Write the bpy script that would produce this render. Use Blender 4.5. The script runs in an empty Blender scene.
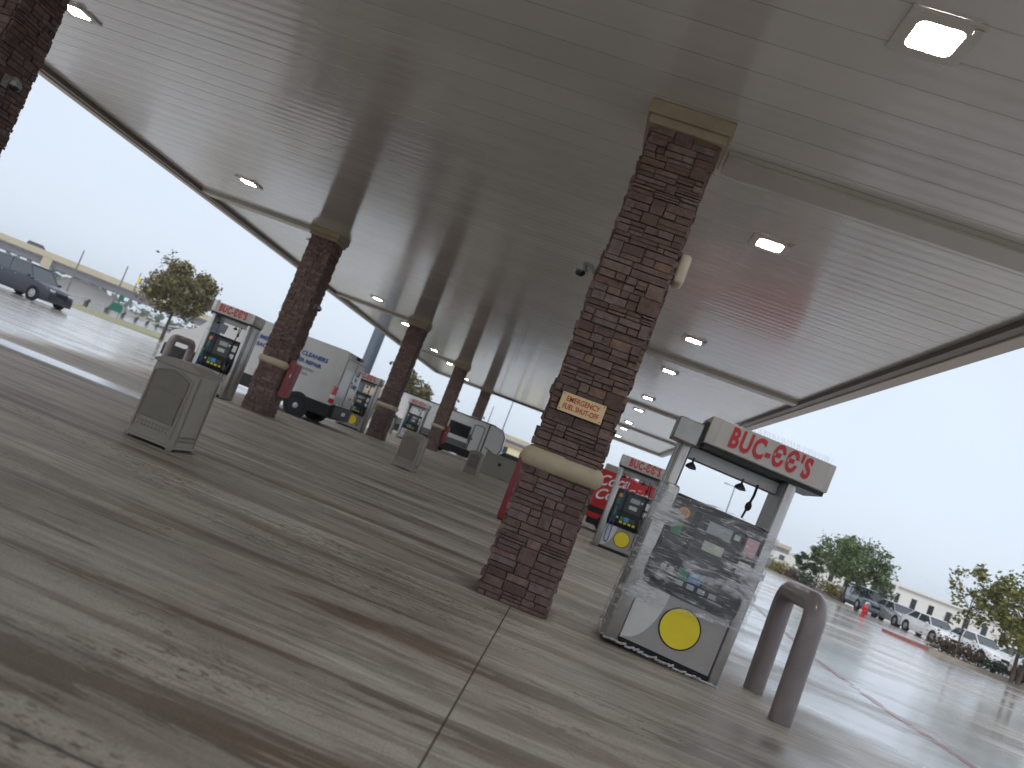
import bpy, bmesh, math, random
from mathutils import Vector, Matrix
PI = math.pi
R = math.radians
C = bpy.context.scene
col = C.collection
rnd = random.Random(7)

# ------------------------------------------------------------------ materials
def new_mat(name):
    m = bpy.data.materials.new(name); m.use_nodes = True
    nt = m.node_tree; b = nt.nodes['Principled BSDF']
    return m, nt, b

def node(nt, typ, **kw):
    n = nt.nodes.new(typ)
    for k, v in kw.items():
        if k == 'inp':
            for kk, vv in v.items(): n.inputs[kk].default_value = vv
        else: setattr(n, k, v)
    return n

def ramp(nt, fac, stops, interp='LINEAR'):
    r = nt.nodes.new('ShaderNodeValToRGB'); e = r.color_ramp.elements
    r.color_ramp.interpolation = interp
    while len(e) > 1: e.remove(e[-1])
    e[0].position = stops[0][0]; e[0].color = (*stops[0][1], 1)
    for p, c in stops[1:]:
        x = e.new(p); x.color = (*c, 1)
    nt.links.new(fac, r.inputs[0]); return r.outputs[0]

def pm(name, color, rough=.5, metal=0, var=.12, scale=6, bump=0, bscale=60, coat=0, spec=.5, dirt=None):
    """principled material whose colour and gloss vary a little over the surface"""
    m, nt, b = new_mat(name)
    tc = node(nt, 'ShaderNodeTexCoord')
    n = node(nt, 'ShaderNodeTexNoise', inp={'Scale': scale, 'Detail': 6, 'Roughness': .6})
    nt.links.new(tc.outputs['Object'], n.inputs['Vector'])
    lo = tuple(max(0, c*(1-var)) for c in color); hi = tuple(min(1, c*(1+var)) for c in color)
    out = ramp(nt, n.outputs['Fac'], [(.3, lo), (.7, hi)])
    if dirt:
        n2 = node(nt, 'ShaderNodeTexNoise', inp={'Scale': scale*.6, 'Detail': 8, 'Roughness': .7})
        nt.links.new(tc.outputs['Object'], n2.inputs['Vector'])
        f = ramp(nt, n2.outputs['Fac'], [(.5, (0, 0, 0)), (.7, (.6, .6, .6))])
        mx = node(nt, 'ShaderNodeMixRGB'); mx.inputs[2].default_value = (*dirt, 1)
        nt.links.new(f, mx.inputs[0]); nt.links.new(out, mx.inputs[1]); out = mx.outputs[0]
    nt.links.new(out, b.inputs['Base Color'])
    rr = node(nt, 'ShaderNodeMapRange', inp={'To Min': max(.02, rough*.8), 'To Max': min(1, rough*1.25)})
    nt.links.new(n.outputs['Fac'], rr.inputs[0]); nt.links.new(rr.outputs[0], b.inputs['Roughness'])
    b.inputs['Metallic'].default_value = metal
    b.inputs['Coat Weight'].default_value = coat; b.inputs['Coat Roughness'].default_value = .08
    b.inputs['Specular IOR Level'].default_value = spec
    if bump:
        n3 = node(nt, 'ShaderNodeTexNoise', inp={'Scale': bscale, 'Detail': 5})
        nt.links.new(tc.outputs['Object'], n3.inputs['Vector'])
        bp = node(nt, 'ShaderNodeBump', inp={'Strength': bump, 'Distance': .01})
        nt.links.new(n3.outputs['Fac'], bp.inputs['Height']); nt.links.new(bp.outputs[0], b.inputs['Normal'])
    return m

def math_node(nt, op, a, b=None, clamp=False):
    n = nt.nodes.new('ShaderNodeMath'); n.operation = op; n.use_clamp = clamp
    for i, v in enumerate((a, b)):
        if v is None: continue
        if isinstance(v, (int, float)): n.inputs[i].default_value = v
        else: nt.links.new(v, n.inputs[i])
    return n.outputs[0]

def sstep(nt, v, lo, hi):
    n = node(nt, 'ShaderNodeMapRange', interpolation_type='SMOOTHSTEP', inp={'From Min': lo, 'From Max': hi})
    nt.links.new(v, n.inputs[0]); return n.outputs[0]

def noise(nt, vec, scale, detail=6, rough=.6, dist=0):
    n = node(nt, 'ShaderNodeTexNoise', inp={'Scale': scale, 'Detail': detail, 'Roughness': rough, 'Distortion': dist})
    nt.links.new(vec, n.inputs['Vector']); return n.outputs['Fac']

def concrete_mat():
    XA_, XB_ = -.236, -9.106
    m, nt, b = new_mat('wet_concrete'); L = nt.links
    g = node(nt, 'ShaderNodeNewGeometry'); P = g.outputs['Position']
    sp = node(nt, 'ShaderNodeSeparateXYZ'); L.new(P, sp.inputs[0]); X, Y = sp.outputs[0], sp.outputs[1]
    def mapped(sx, sy, off=0):
        mp = node(nt, 'ShaderNodeMapping'); L.new(P, mp.inputs[0])
        mp.inputs['Scale'].default_value = (sx, sy, 1); mp.inputs['Location'].default_value = (off, off*.7, 0)
        return mp.outputs[0]
    band = noise(nt, mapped(.07, .85, 31), 1.0, 5, .55, .3)
    streak = noise(nt, mapped(.24, 2.2), 1.0, 10, .70, .5)          # tyre-dragged water, along the lanes
    streak2 = noise(nt, mapped(.6, 10, 5), 1.0, 6, .65, .6)
    blotch = noise(nt, mapped(.5, .9, 11), 1.0, 8, .65)
    speck = noise(nt, mapped(9, 24, 3), 1.0, 2, .5, .2); speck2 = noise(nt, mapped(20, 46, 9), 1.0, 2, .5)
    fine = noise(nt, P, 60, 6, .7)
    # outside the roof everything is wet
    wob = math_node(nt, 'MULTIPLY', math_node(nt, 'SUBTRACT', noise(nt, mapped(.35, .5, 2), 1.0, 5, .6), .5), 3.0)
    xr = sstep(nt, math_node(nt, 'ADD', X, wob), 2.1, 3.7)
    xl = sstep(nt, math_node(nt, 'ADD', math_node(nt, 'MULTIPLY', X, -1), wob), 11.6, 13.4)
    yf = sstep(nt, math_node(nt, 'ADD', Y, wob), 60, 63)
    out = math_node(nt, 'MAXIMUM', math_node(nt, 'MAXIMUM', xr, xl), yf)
    # the drain channel holding water, left
    dy = math_node(nt, 'ABSOLUTE', math_node(nt, 'SUBTRACT', math_node(nt, 'ADD', Y, math_node(nt, 'MULTIPLY', wob, .12)), 14.1))
    chan = math_node(nt, 'MULTIPLY', math_node(nt, 'SUBTRACT', 1.0, sstep(nt, dy, .35, .7)),
                     sstep(nt, math_node(nt, 'MULTIPLY', X, -1), 5.2, 8.0))
    d_streak = sstep(nt, streak, .50, .55)
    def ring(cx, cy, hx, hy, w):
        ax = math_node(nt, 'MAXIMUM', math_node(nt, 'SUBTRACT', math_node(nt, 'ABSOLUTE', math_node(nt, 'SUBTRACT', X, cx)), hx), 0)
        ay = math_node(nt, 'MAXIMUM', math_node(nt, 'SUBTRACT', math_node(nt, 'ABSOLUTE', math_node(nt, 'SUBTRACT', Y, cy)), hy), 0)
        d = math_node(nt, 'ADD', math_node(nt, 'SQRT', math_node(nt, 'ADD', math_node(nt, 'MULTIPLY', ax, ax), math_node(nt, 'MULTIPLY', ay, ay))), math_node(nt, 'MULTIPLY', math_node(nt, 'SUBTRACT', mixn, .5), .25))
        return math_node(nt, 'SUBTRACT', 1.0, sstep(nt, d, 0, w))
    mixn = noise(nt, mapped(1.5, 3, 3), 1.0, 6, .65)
    contact_shade = ring(XA_, 8.75, .37, .37, .16)  # soft contact shadow painted around column, pump, bin and bollard feet
    for a_ in ((XB_, 22.14, .37, .37, .2), (1.335, 8.85, .6, .4, .14), (-4.97, 9.62, .3, .3, .12), (2.46, 8.02, .1, .1, .10), (2.46, 9.18, .1, .1, .10)): contact_shade = math_node(nt, 'MAXIMUM', contact_shade, ring(*a_))
    d_band = sstep(nt, band, .44, .60)
    d_s2 = sstep(nt, streak2, .52, .58)
    d_speck = math_node(nt, 'MULTIPLY', math_node(nt, 'MAXIMUM', sstep(nt, speck, .585, .625), math_node(nt, 'MULTIPLY', sstep(nt, speck2, .60, .65), .8)), sstep(nt, noise(nt, mapped(.25, .6, 21), 1.0, 4, .6), .46, .56))
    damp_shade = math_node(nt, 'MAXIMUM', math_node(nt, 'MULTIPLY', d_streak, math_node(nt, 'ADD', math_node(nt, 'MULTIPLY', d_band, .48), .42)), math_node(nt, 'MULTIPLY', d_s2, .45))
    damp_shade = math_node(nt, 'MAXIMUM', damp_shade, math_node(nt, 'MULTIPLY', d_band, .46))
    damp_shade = math_node(nt, 'MAXIMUM', damp_shade, math_node(nt, 'MULTIPLY', d_speck, .80), True)
    damp_shade = math_node(nt, 'MAXIMUM', damp_shade, math_node(nt, 'MULTIPLY', contact_shade, .85))
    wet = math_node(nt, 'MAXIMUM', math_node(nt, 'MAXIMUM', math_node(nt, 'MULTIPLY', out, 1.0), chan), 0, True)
    base = ramp(nt, blotch, [(.3, (.42, .37, .31)), (.5, (.54, .49, .425)), (.72, (.63, .59, .525))])
    fm = node(nt, 'ShaderNodeMixRGB', blend_type='MULTIPLY'); fm.inputs[0].default_value = .8
    mid = noise(nt, mapped(1.0, 6.5, 17), 1.0, 9, .72)
    md = node(nt, 'ShaderNodeMixRGB', blend_type='MULTIPLY'); md.inputs[0].default_value = 1; L.new(base, md.inputs[1])
    L.new(ramp(nt, mid, [(.30, (.72, .70, .67)), (.5, (1, 1, 1)), (.68, (1.20, 1.20, 1.21))]), md.inputs[2]); base = md.outputs[0]
    L.new(base, fm.inputs[1]); L.new(ramp(nt, fine, [(.34, (.60, .60, .60)), (.66, (1.05, 1.05, 1.05))]), fm.inputs[2])
    dk = node(nt, 'ShaderNodeMixRGB', blend_type='MULTIPLY'); L.new(damp_shade, dk.inputs[0]); L.new(fm.outputs[0], dk.inputs[1])
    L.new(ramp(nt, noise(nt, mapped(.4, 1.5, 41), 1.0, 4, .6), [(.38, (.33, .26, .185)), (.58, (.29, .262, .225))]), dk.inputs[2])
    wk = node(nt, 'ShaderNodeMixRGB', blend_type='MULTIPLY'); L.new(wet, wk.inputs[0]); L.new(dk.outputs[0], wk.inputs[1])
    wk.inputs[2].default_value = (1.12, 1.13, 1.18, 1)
    # sawn joints
    def joint(v, off, per, w):
        a = math_node(nt, 'ABSOLUTE', math_node(nt, 'SUBTRACT', math_node(nt, 'FLOORED_MODULO', math_node(nt, 'SUBTRACT', v, off - per/2), per), per/2))
        return math_node(nt, 'SUBTRACT', 1.0, sstep(nt, a, w*.5, w))
    j = math_node(nt, 'MAXIMUM', joint(X, -.226, 80, .008), joint(Y, 2.62, 60, .009))
    j2 = math_node(nt, 'MULTIPLY', math_node(nt, 'MAXIMUM', joint(X, 4.9, 4.6, .012), joint(Y, 1.0, 4.6, .012)), math_node(nt, 'MULTIPLY', out, .6))
    j = math_node(nt, 'MAXIMUM', j, j2, True)
    jk = node(nt, 'ShaderNodeMixRGB'); L.new(math_node(nt, 'MULTIPLY', j, .9), jk.inputs[0]); L.new(wk.outputs[0], jk.inputs[1])
    jk.inputs[2].default_value = (.03, .027, .024, 1)
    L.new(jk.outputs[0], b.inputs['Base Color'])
    # gloss: dry .75, damp .4, standing water .08
    r1 = math_node(nt, 'SUBTRACT', .66, math_node(nt, 'MULTIPLY', damp_shade, math_node(nt, 'ADD', .10, math_node(nt, 'MULTIPLY', sstep(nt, X, -.5, 2.0), .25))))
    pud = sstep(nt, noise(nt, mapped(.25, .6, 8), 1.0, 5, .55), .36, .56)
    rw = math_node(nt, 'SUBTRACT', .42, math_node(nt, 'MULTIPLY', pud, .22))
    r = math_node(nt, 'ADD', math_node(nt, 'MULTIPLY', r1, math_node(nt, 'SUBTRACT', 1.0, wet)), math_node(nt, 'MULTIPLY', rw, wet))
    L.new(r, b.inputs['Roughness'])
    b.inputs['Specular IOR Level'].default_value = .4
    # standing water is a film: coat
    L.new(math_node(nt, 'MULTIPLY', wet, math_node(nt, 'ADD', math_node(nt, 'MULTIPLY', pud, .7), .3)), b.inputs['Coat Weight']); b.inputs['Coat Roughness'].default_value = .16
    b.inputs['Coat IOR'].default_value = 1.33
    h = math_node(nt, 'ADD', math_node(nt, 'MULTIPLY', fine, .5), math_node(nt, 'MULTIPLY', j, -.6))
    bp = node(nt, 'ShaderNodeBump', inp={'Distance': .004}); L.new(h, bp.inputs['Height'])
    L.new(math_node(nt, 'SUBTRACT', .5, math_node(nt, 'MULTIPLY', wet, .40)), bp.inputs['Strength'])
    L.new(bp.outputs[0], b.inputs['Normal'])
    rip = noise(nt, mapped(1.6, 3.2), 1.0, 4, .5)
    b2 = node(nt, 'ShaderNodeBump', inp={'Distance': .02, 'Strength': .13}); L.new(rip, b2.inputs['Height'])
    L.new(b2.outputs[0], b.inputs['Coat Normal'])
    return m

def ceiling_mat():
    m, nt, b = new_mat('enamelled_soffit_panel'); L = nt.links
    g = node(nt, 'ShaderNodeNewGeometry'); P = g.outputs['Position']
    sp = node(nt, 'ShaderNodeSeparateXYZ'); L.new(P, sp.inputs[0]); Y = sp.outputs[1]
    per = .5
    ph = math_node(nt, 'FRACT', math_node(nt, 'DIVIDE', math_node(nt, 'SUBTRACT', Y, 5.735), per))
    edge = math_node(nt, 'MINIMUM', ph, math_node(nt, 'SUBTRACT', 1.0, ph))
    seam = math_node(nt, 'SUBTRACT', 1.0, sstep(nt, edge, .008, .024))
    pid = math_node(nt, 'FLOOR', math_node(nt, 'DIVIDE', math_node(nt, 'SUBTRACT', Y, 5.735), per))
    wn = node(nt, 'ShaderNodeTexWhiteNoise', noise_dimensions='1D'); L.new(pid, wn.inputs['W'])
    big = noise(nt, P, .35, 4, .6)
    c = ramp(nt, wn.outputs['Value'], [(0, (.63, .615, .60)), (1, (.68, .665, .65))])
    mx = node(nt, 'ShaderNodeMixRGB', blend_type='MULTIPLY'); mx.inputs[0].default_value = 1
    L.new(c, mx.inputs[1]); L.new(ramp(nt, big, [(.35, (.86, .86, .85)), (.65, (1, 1, 1))]), mx.inputs[2])
    m2 = node(nt, 'ShaderNodeMixRGB'); L.new(math_node(nt, 'MULTIPLY', seam, .38), m2.inputs[0]); L.new(mx.outputs[0], m2.inputs[1])
    m2.inputs[2].default_value = (.16, .14, .125, 1)
    L.new(m2.outputs[0], b.inputs['Base Color'])
    b.inputs['Roughness'].default_value = .20
    b.inputs['Metallic'].default_value = .12
    b.inputs['Coat Weight'].default_value = .8; b.inputs['Coat Roughness'].default_value = .10
    b.inputs['Specular IOR Level'].default_value = .6
    b.inputs['Anisotropic'].default_value = .85
    tg = node(nt, 'ShaderNodeCombineXYZ', inp={'Y': 1.0}); L.new(tg.outputs[0], b.inputs['Tangent'])
    # each pan is slightly bowed; every pan a little different
    bow = math_node(nt, 'SINE', math_node(nt, 'MULTIPLY', ph, 2*PI*2))
    hh = math_node(nt, 'ADD', math_node(nt, 'MULTIPLY', bow, .0008), math_node(nt, 'MULTIPLY', seam, -.003))
    mp = node(nt, 'ShaderNodeMapping'); L.new(P, mp.inputs[0]); mp.inputs['Scale'].default_value = (.04, 7, 1)
    hh = math_node(nt, 'ADD', hh, math_node(nt, 'MULTIPLY', noise(nt, mp.outputs[0], 1, 4, .5), .002))
    bp = node(nt, 'ShaderNodeBump', inp={'Strength': 1.0, 'Distance': 1.0}); L.new(hh, bp.inputs['Height'])
    L.new(bp.outputs[0], b.inputs['Normal']); L.new(bp.outputs[0], b.inputs['Coat Normal'])
    return m

def stone_mat():
    m, nt, b = new_mat('stacked_ledgestone'); L = nt.links
    g = node(nt, 'ShaderNodeNewGeometry'); tc = node(nt, 'ShaderNodeTexCoord')
    c = ramp(nt, g.outputs['Random Per Island'], [(0, (.105, .062, .053)), (.16, (.155, .103, .093)), (.34, (.165, .100, .080)), (.5, (.125, .082, .075)),
             (.62, (.195, .133, .120)), (.75, (.165, .132, .127)), (.90, (.22, .135, .105)), (.94, (.13, .085, .075)), (1, (.21, .175, .168))])
    n = noise(nt, tc.outputs['Object'], 14, 8, .7)
    mx = node(nt, 'ShaderNodeMixRGB', blend_type='MULTIPLY'); mx.inputs[0].default_value = 1
    L.new(c, mx.inputs[1]); L.new(ramp(nt, n, [(.25, (.45, .42, .40)), (.5, (.95, .93, .92)), (.75, (1.4, 1.32, 1.28))]), mx.inputs[2])
    L.new(mx.outputs[0], b.inputs['Base Color'])
    b.inputs['Roughness'].default_value = .72
    bp = node(nt, 'ShaderNodeBump', inp={'Strength': .8, 'Distance': .012})
    L.new(noise(nt, tc.outputs['Object'], 32, 6, .65), bp.inputs['Height']); L.new(bp.outputs[0], b.inputs['Normal'])
    return m

def leaf_mat(name, a, b_, c_):
    m, nt, b = new_mat(name); L = nt.links
    g = node(nt, 'ShaderNodeNewGeometry')
    L.new(ramp(nt, g.outputs['Random Per Island'], [(0, a), (.5, b_), (1, c_)]), b.inputs['Base Color'])
    b.inputs['Roughness'].default_value = .55
    b.inputs['Subsurface Weight'].default_value = 0
    tr = node(nt, 'ShaderNodeBsdfTranslucent'); L.new(ramp(nt, g.outputs['Random Per Island'], [(0, a), (1, c_)]), tr.inputs[0])
    ms = node(nt, 'ShaderNodeMixShader', inp={0: .3}); L.new(b.outputs[0], ms.inputs[1]); L.new(tr.outputs[0], ms.inputs[2])
    L.new(ms.outputs[0], nt.nodes['Material Output'].inputs[0])
    return m

def emit_mat(name, color, s):
    m, nt, b = new_mat(name)
    b.inputs['Base Color'].default_value = (.8, .8, .8, 1)
    b.inputs['Emission Color'].default_value = (*color, 1); b.inputs['Emission Strength'].default_value = s
    return m

def film_mat():
    m, nt, b = new_mat('cling_film'); L = nt.links
    tc = node(nt, 'ShaderNodeTexCoord')
    mp = node(nt, 'ShaderNodeMapping'); L.new(tc.outputs['Object'], mp.inputs[0])
    mp.inputs['Rotation'].default_value = (0, R(10), 0); mp.inputs['Scale'].default_value = (1.1, 2, 4.5)
    n1 = noise(nt, mp.outputs[0], 1.35, 9, .60, .9)
    mp2 = node(nt, 'ShaderNodeMapping'); L.new(tc.outputs['Object'], mp2.inputs[0])
    mp2.inputs['Rotation'].default_value = (0, R(-14), 0); mp2.inputs['Scale'].default_value = (2, 2, 16)
    n2 = noise(nt, mp2.outputs[0], 1.6, 5, .6, 1.6)
    big = noise(nt, tc.outputs['Object'], 2.2, 4, .6, .5)
    f = math_node(nt, 'MULTIPLY', sstep(nt, n1, .45, .62), sstep(nt, big, .42, .58))
    f = math_node(nt, 'ADD', f, math_node(nt, 'MULTIPLY', sstep(nt, n2, .55, .62), .45))
    f = math_node(nt, 'ADD', math_node(nt, 'MULTIPLY', f, .85), .035, True)
    tr = node(nt, 'ShaderNodeBsdfTransparent')
    b.inputs['Base Color'].default_value = (.75, .76, .80, 1); b.inputs['Roughness'].default_value = .25
    ms = node(nt, 'ShaderNodeMixShader'); L.new(f, ms.inputs[0]); L.new(tr.outputs[0], ms.inputs[1]); L.new(b.outputs[0], ms.inputs[2])
    gl = node(nt, 'ShaderNodeBsdfGlossy', inp={'Roughness': .18}); gl.inputs['Color'].default_value = (.9, .92, .95, 1)
    m3 = node(nt, 'ShaderNodeMixShader', inp={0: .10}); L.new(ms.outputs[0], m3.inputs[1]); L.new(gl.outputs[0], m3.inputs[2])
    bp = node(nt, 'ShaderNodeBump', inp={'Strength': 1.0, 'Distance': .03}); L.new(math_node(nt, 'ADD', n1, n2), bp.inputs['Height'])
    L.new(bp.outputs[0], gl.inputs['Normal']); L.new(bp.outputs[0], b.inputs['Normal'])
    L.new(m3.outputs[0], nt.nodes['Material Output'].inputs[0])
    return m

def terrain_mat():
    m, nt, b = new_mat('dry_turf'); L = nt.links
    g = node(nt, 'ShaderNodeNewGeometry')
    n = noise(nt, g.outputs['Position'], .08, 8, .6); n2 = noise(nt, g.outputs['Position'], 3, 5, .6)
    c = ramp(nt, n, [(.3, (.26, .25, .13)), (.5, (.34, .31, .18)), (.7, (.22, .26, .10))])
    mx = node(nt, 'ShaderNodeMixRGB', blend_type='MULTIPLY'); mx.inputs[0].default_value = 1
    L.new(c, mx.inputs[1]); L.new(ramp(nt, n2, [(.3, (.6, .6, .6)), (.7, (1.2, 1.2, 1.2))]), mx.inputs[2])
    L.new(mx.outputs[0], b.inputs['Base Color']); b.inputs['Roughness'].default_value = .9
    return m

M = dict(
    concrete=concrete_mat(), ceiling=ceiling_mat(), stone=stone_mat(), film=film_mat(), turf=terrain_mat(),
    mortar=pm('dark_mortar', (.055, .040, .037), .9), beige=pm('cast_limestone', (.48, .405, .285), .6, var=.08, scale=4, bump=.25, bscale=90, dirt=(.36, .29, .19)),
    capital=pm('shaded_capital', (.36, .30, .21), .6, var=.1, scale=4, bump=.2, bscale=90, dirt=(.26, .21, .15)),  # limestone with the shade under the ceiling put into its colour
    beam=pm('soffit_trim', (.48, .455, .42), .35, var=.04, scale=2), trim_dark=pm('bronze_trim', (.15, .125, .105), .4, var=.1),
    fascia=pm('fascia_enamel', (.50, .45, .39), .35, var=.04, scale=1), roof=pm('roof_sheet', (.3, .29, .28), .7),
    lens=emit_mat('lamp_lens', (1, .96, .90), 68.0), frame=pm('lamp_frame', (.6, .57, .54), .35, var=.04),
    steel=pm('brushed_steel', (.46, .45, .44), .30, metal=.9, var=.10, scale=9, bump=.05),
    steel_dull=pm('dull_steel', (.36, .355, .35), .42, metal=.75, var=.15, scale=5), steel_light=pm('satin_panel', (.62, .61, .60), .35, metal=.35, var=.06, scale=5),
    panel_grey=pm('grey_swoosh', (.36, .34, .33), .4, metal=.3, var=.06), black=pm('black_plastic', (.009, .010, .012), .38, var=.3, scale=10, spec=.35),
    charcoal=pm('charcoal_plastic', (.04, .042, .048), .4, var=.2, scale=8), rubber=pm('rubber', (.010, .010, .010), .85, var=.2, spec=.2),
    white=pm('white_enamel', (.78, .78, .78), .35, var=.03), offwhite=pm('sign_face', (.50, .475, .445), .35, var=.05, scale=3),
    red=pm('sign_red', (.52, .02, .03), .4, var=.06), darkred=pm('cabinet_red', (.25, .009, .018), .35, var=.1, scale=5, coat=.3),
    cokered=pm('van_red', (.50, .012, .014), .35, var=.04, coat=.3), yellow=pm('yellow_vinyl', (.85, .68, .02), .4, var=.03),
    orange=pm('orange_vinyl', (.72, .30, .03), .4, var=.05), green=pm('green_vinyl', (.03, .22, .10), .4, var=.1), blue=pm('blue_vinyl', (.06, .30, .62), .35, var=.1),
    hoseblue=pm('blue_hose', (.03, .06, .35), .4), lcd=pm('grey_display', (.34, .40, .42), .2, var=.1), lcd2=pm('pale_display', (.55, .60, .50), .25, var=.1),
    pink=pm('pink_notice', (.72, .45, .45), .5, var=.05), signcream=pm('cream_sign', (.78, .60, .33), .45, var=.04, scale=8),
    signtext=pm('sign_text_red', (.55, .04, .02), .5), can=pm('taupe_resin', (.30, .275, .23), .48, var=.07, scale=3, bump=.15, bscale=120, dirt=(.24, .215, .175)),
    can_dark=pm('taupe_resin_recess', (.20, .18, .15), .55, var=.08, scale=3), slot=pm('slot_shadow', (.03, .028, .024), .8),
    bollard=pm('mauve_bollard_paint', (.205, .170, .165), .34, var=.10, scale=4, bump=.1, bscale=40, coat=.3, dirt=(.15, .12, .11)),
    camwhite=pm('camera_shell', (.30, .31, .31), .4), glassdark=pm('dark_glass', (.015, .018, .022), .08, var=.1, coat=.6),
    glassveh=pm('vehicle_glass', (.03, .04, .05), .06, var=.1, coat=1), chrome=pm('wheel_alloy', (.45, .45, .46), .3, metal=.9),
    headlamp=pm('headlamp_glass', (.7, .72, .75), .1, coat=1), taillamp=pm('tail_lamp', (.50, .01, .015), .2, coat=1),
    p_navy=pm('navy_paint', (.007, .010, .026), .3, var=.05, coat=.5), p_white=pm('white_paint', (.72, .73, .74), .28, var=.02, coat=.8),
    p_silver=pm('silver_paint', (.42, .44, .46), .28, metal=.5, var=.04, coat=.8), p_grey=pm('slate_paint', (.09, .12, .15), .25, metal=.3, var=.05, coat=1),
    vantext=pm('blue_lettering', (.03, .06, .28), .4), greytext=pm('grey_lettering', (.25, .25, .27), .5),
    rvwhite=pm('rv_skin', (.70, .71, .72), .35, var=.04, scale=2), rvgrey=pm('rv_skirt', (.11, .115, .12), .45, var=.1),
    bark=pm('bark', (.10, .075, .06), .9, var=.3, scale=12, bump=.5), slate=pm('slate_pylon', (.10, .13, .17), .5, var=.1, scale=2),
    curb=pm('kerb_concrete', (.36, .32, .26), .6, var=.15, scale=3), redpaint=pm('fire_lane_red', (.33, .13, .12), .4, var=.15, scale=4),
    mulch=pm('mulch', (.09, .05, .035), .95, var=.4, scale=20), bridge=pm('bridge_parapet', (.62, .54, .38), .7, var=.08, scale=.3),
    girder=pm('bridge_girder', (.25, .23, .25), .7, var=.08, scale=.3), abut=pm('abutment_concrete', (.50, .48, .45), .8, var=.12, scale=.2),
    farwhite=pm('warehouse_wall', (.72, .71, .68), .6, var=.05, scale=.3), greensign=pm('road_sign_green', (.01, .16, .10), .4), pole=pm('galvanised_pole', (.20, .21, .22), .5, metal=.4),
    tan=pm('tan_roof', (.40, .32, .22), .7), bluegrey=pm('blue_grey_wall', (.22, .27, .32), .7), yellowwall=pm('cream_wall', (.72, .66, .42), .7),
    leaf_oak=leaf_mat('live_oak_leaves', (.07, .065, .022), (.19, .17, .07), (.32, .28, .13)),
    leaf_green=leaf_mat('green_leaves', (.05, .09, .03), (.11, .17, .06), (.22, .27, .11)),
    leaf_yel=leaf_mat('yellowing_leaves', (.08, .10, .02), (.17, .18, .05), (.32, .29, .09)),
    leaf_red=leaf_mat('reddish_shrub_leaves', (.05, .05, .03), (.13, .085, .055), (.22, .11, .08)),
    leaf_hedge=leaf_mat('hedge_leaves', (.06, .08, .015), (.22, .20, .04), (.42, .36, .08)),
    leaf_dark=leaf_mat('dark_shrub_leaves', (.02, .045, .02), (.05, .09, .04), (.10, .14, .06)),
)

# ------------------------------------------------------------------ helpers
def link(name, bm, mat, parent=None, smooth=False, loc=None):
    me = bpy.data.meshes.new(name); bm.normal_update(); bm.to_mesh(me); bm.free()
    for m in (mat if isinstance(mat, (list, tuple)) else [mat]): me.materials.append(m)
    if smooth:
        for p in me.polygons: p.use_smooth = True
        try: me.set_sharp_from_angle(angle=R(40))
        except Exception: pass
    o = bpy.data.objects.new(name, me); col.objects.link(o)
    if parent is not None: o.parent = parent
    if loc is not None: o.location = loc
    return o

def tag(o, label=None, cat=None, group=None, kind=None):
    if label: o['label'] = label
    if cat: o['category'] = cat
    if group: o['group'] = group
    if kind: o['kind'] = kind
    return o

def empty(name, loc=(0, 0, 0), rz=0):
    o = bpy.data.objects.new(name, None); col.objects.link(o)
    o.location = loc; o.rotation_euler = (0, 0, rz); o.empty_display_size = .2
    return o

def kids(o): return [c for c in bpy.data.objects if c.parent == o]
def copy_tree(o, parent=None, skip=()):
    c = o.copy(); col.objects.link(c); c.parent = parent
    for ch in kids(o):
        if ch.name.split('.')[0] in skip: continue
        copy_tree(ch, c)
    return c

def bx(bm, x0, x1, y0, y1, z0, z1, bev=0, seg=1, mi=0):
    vs = [bm.verts.new((x, y, z)) for x in (x0, x1) for y in (y0, y1) for z in (z0, z1)]
    fs = [(0, 1, 3, 2), (4, 6, 7, 5), (0, 4, 5, 1), (2, 3, 7, 6), (0, 2, 6, 4), (1, 5, 7, 3)]
    F = [bm.faces.new([vs[i] for i in f]) for f in fs]
    for f in F: f.material_index = mi
    if bev:
        es = list({e for f in F for e in f.edges})
        bmesh.ops.bevel(bm, geom=es, offset=bev, segments=seg, affect='EDGES', profile=.5)
    return vs

def box(name, x0, x1, y0, y1, z0, z1, mat, parent=None, bev=0, seg=2):
    bm = bmesh.new(); bx(bm, x0, x1, y0, y1, z0, z1, bev, seg)
    return link(name, bm, mat, parent, smooth=bev > 0)

def tube(bm, pts, rads, n=10, cap=True):
    """swept tube along a polyline"""
    if isinstance(rads, (int, float)): rads = [rads]*len(pts)
    pts = [Vector(p) for p in pts]; rings = []
    prev = None
    for i, p in enumerate(pts):
        d = (pts[min(i+1, len(pts)-1)] - pts[max(i-1, 0)]).normalized()
        if prev is None:
            a = Vector((0, 0, 1)) if abs(d.z) < .9 else Vector((1, 0, 0))
            u = d.cross(a).normalized()
        else:
            u = (prev - d*prev.dot(d)).normalized()
        prev = u; v = d.cross(u)
        rings.append([bm.verts.new(p + (u*math.cos(2*PI*k/n) + v*math.sin(2*PI*k/n))*rads[i]) for k in range(n)])
    for a, b in zip(rings, rings[1:]):
        for k in range(n): bm.faces.new((a[k], a[(k+1) % n], b[(k+1) % n], b[k]))
    if cap:
        bm.faces.new(list(reversed(rings[0]))); bm.faces.new(rings[-1])

def bend(pts, rad, seg=6):
    """round the corners of a polyline"""
    pts = [Vector(p) for p in pts]; out = [pts[0]]
    for a, b, c in zip(pts, pts[1:], pts[2:]):
        d1 = (a-b).normalized(); d2 = (c-b).normalized()
        p, q = b+d1*rad, b+d2*rad
        for i in range(seg+1):
            t = i/seg; out.append(p*(1-t)**2 + b*2*t*(1-t) + q*t*t)
    out.append(pts[-1]); return out

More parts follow.
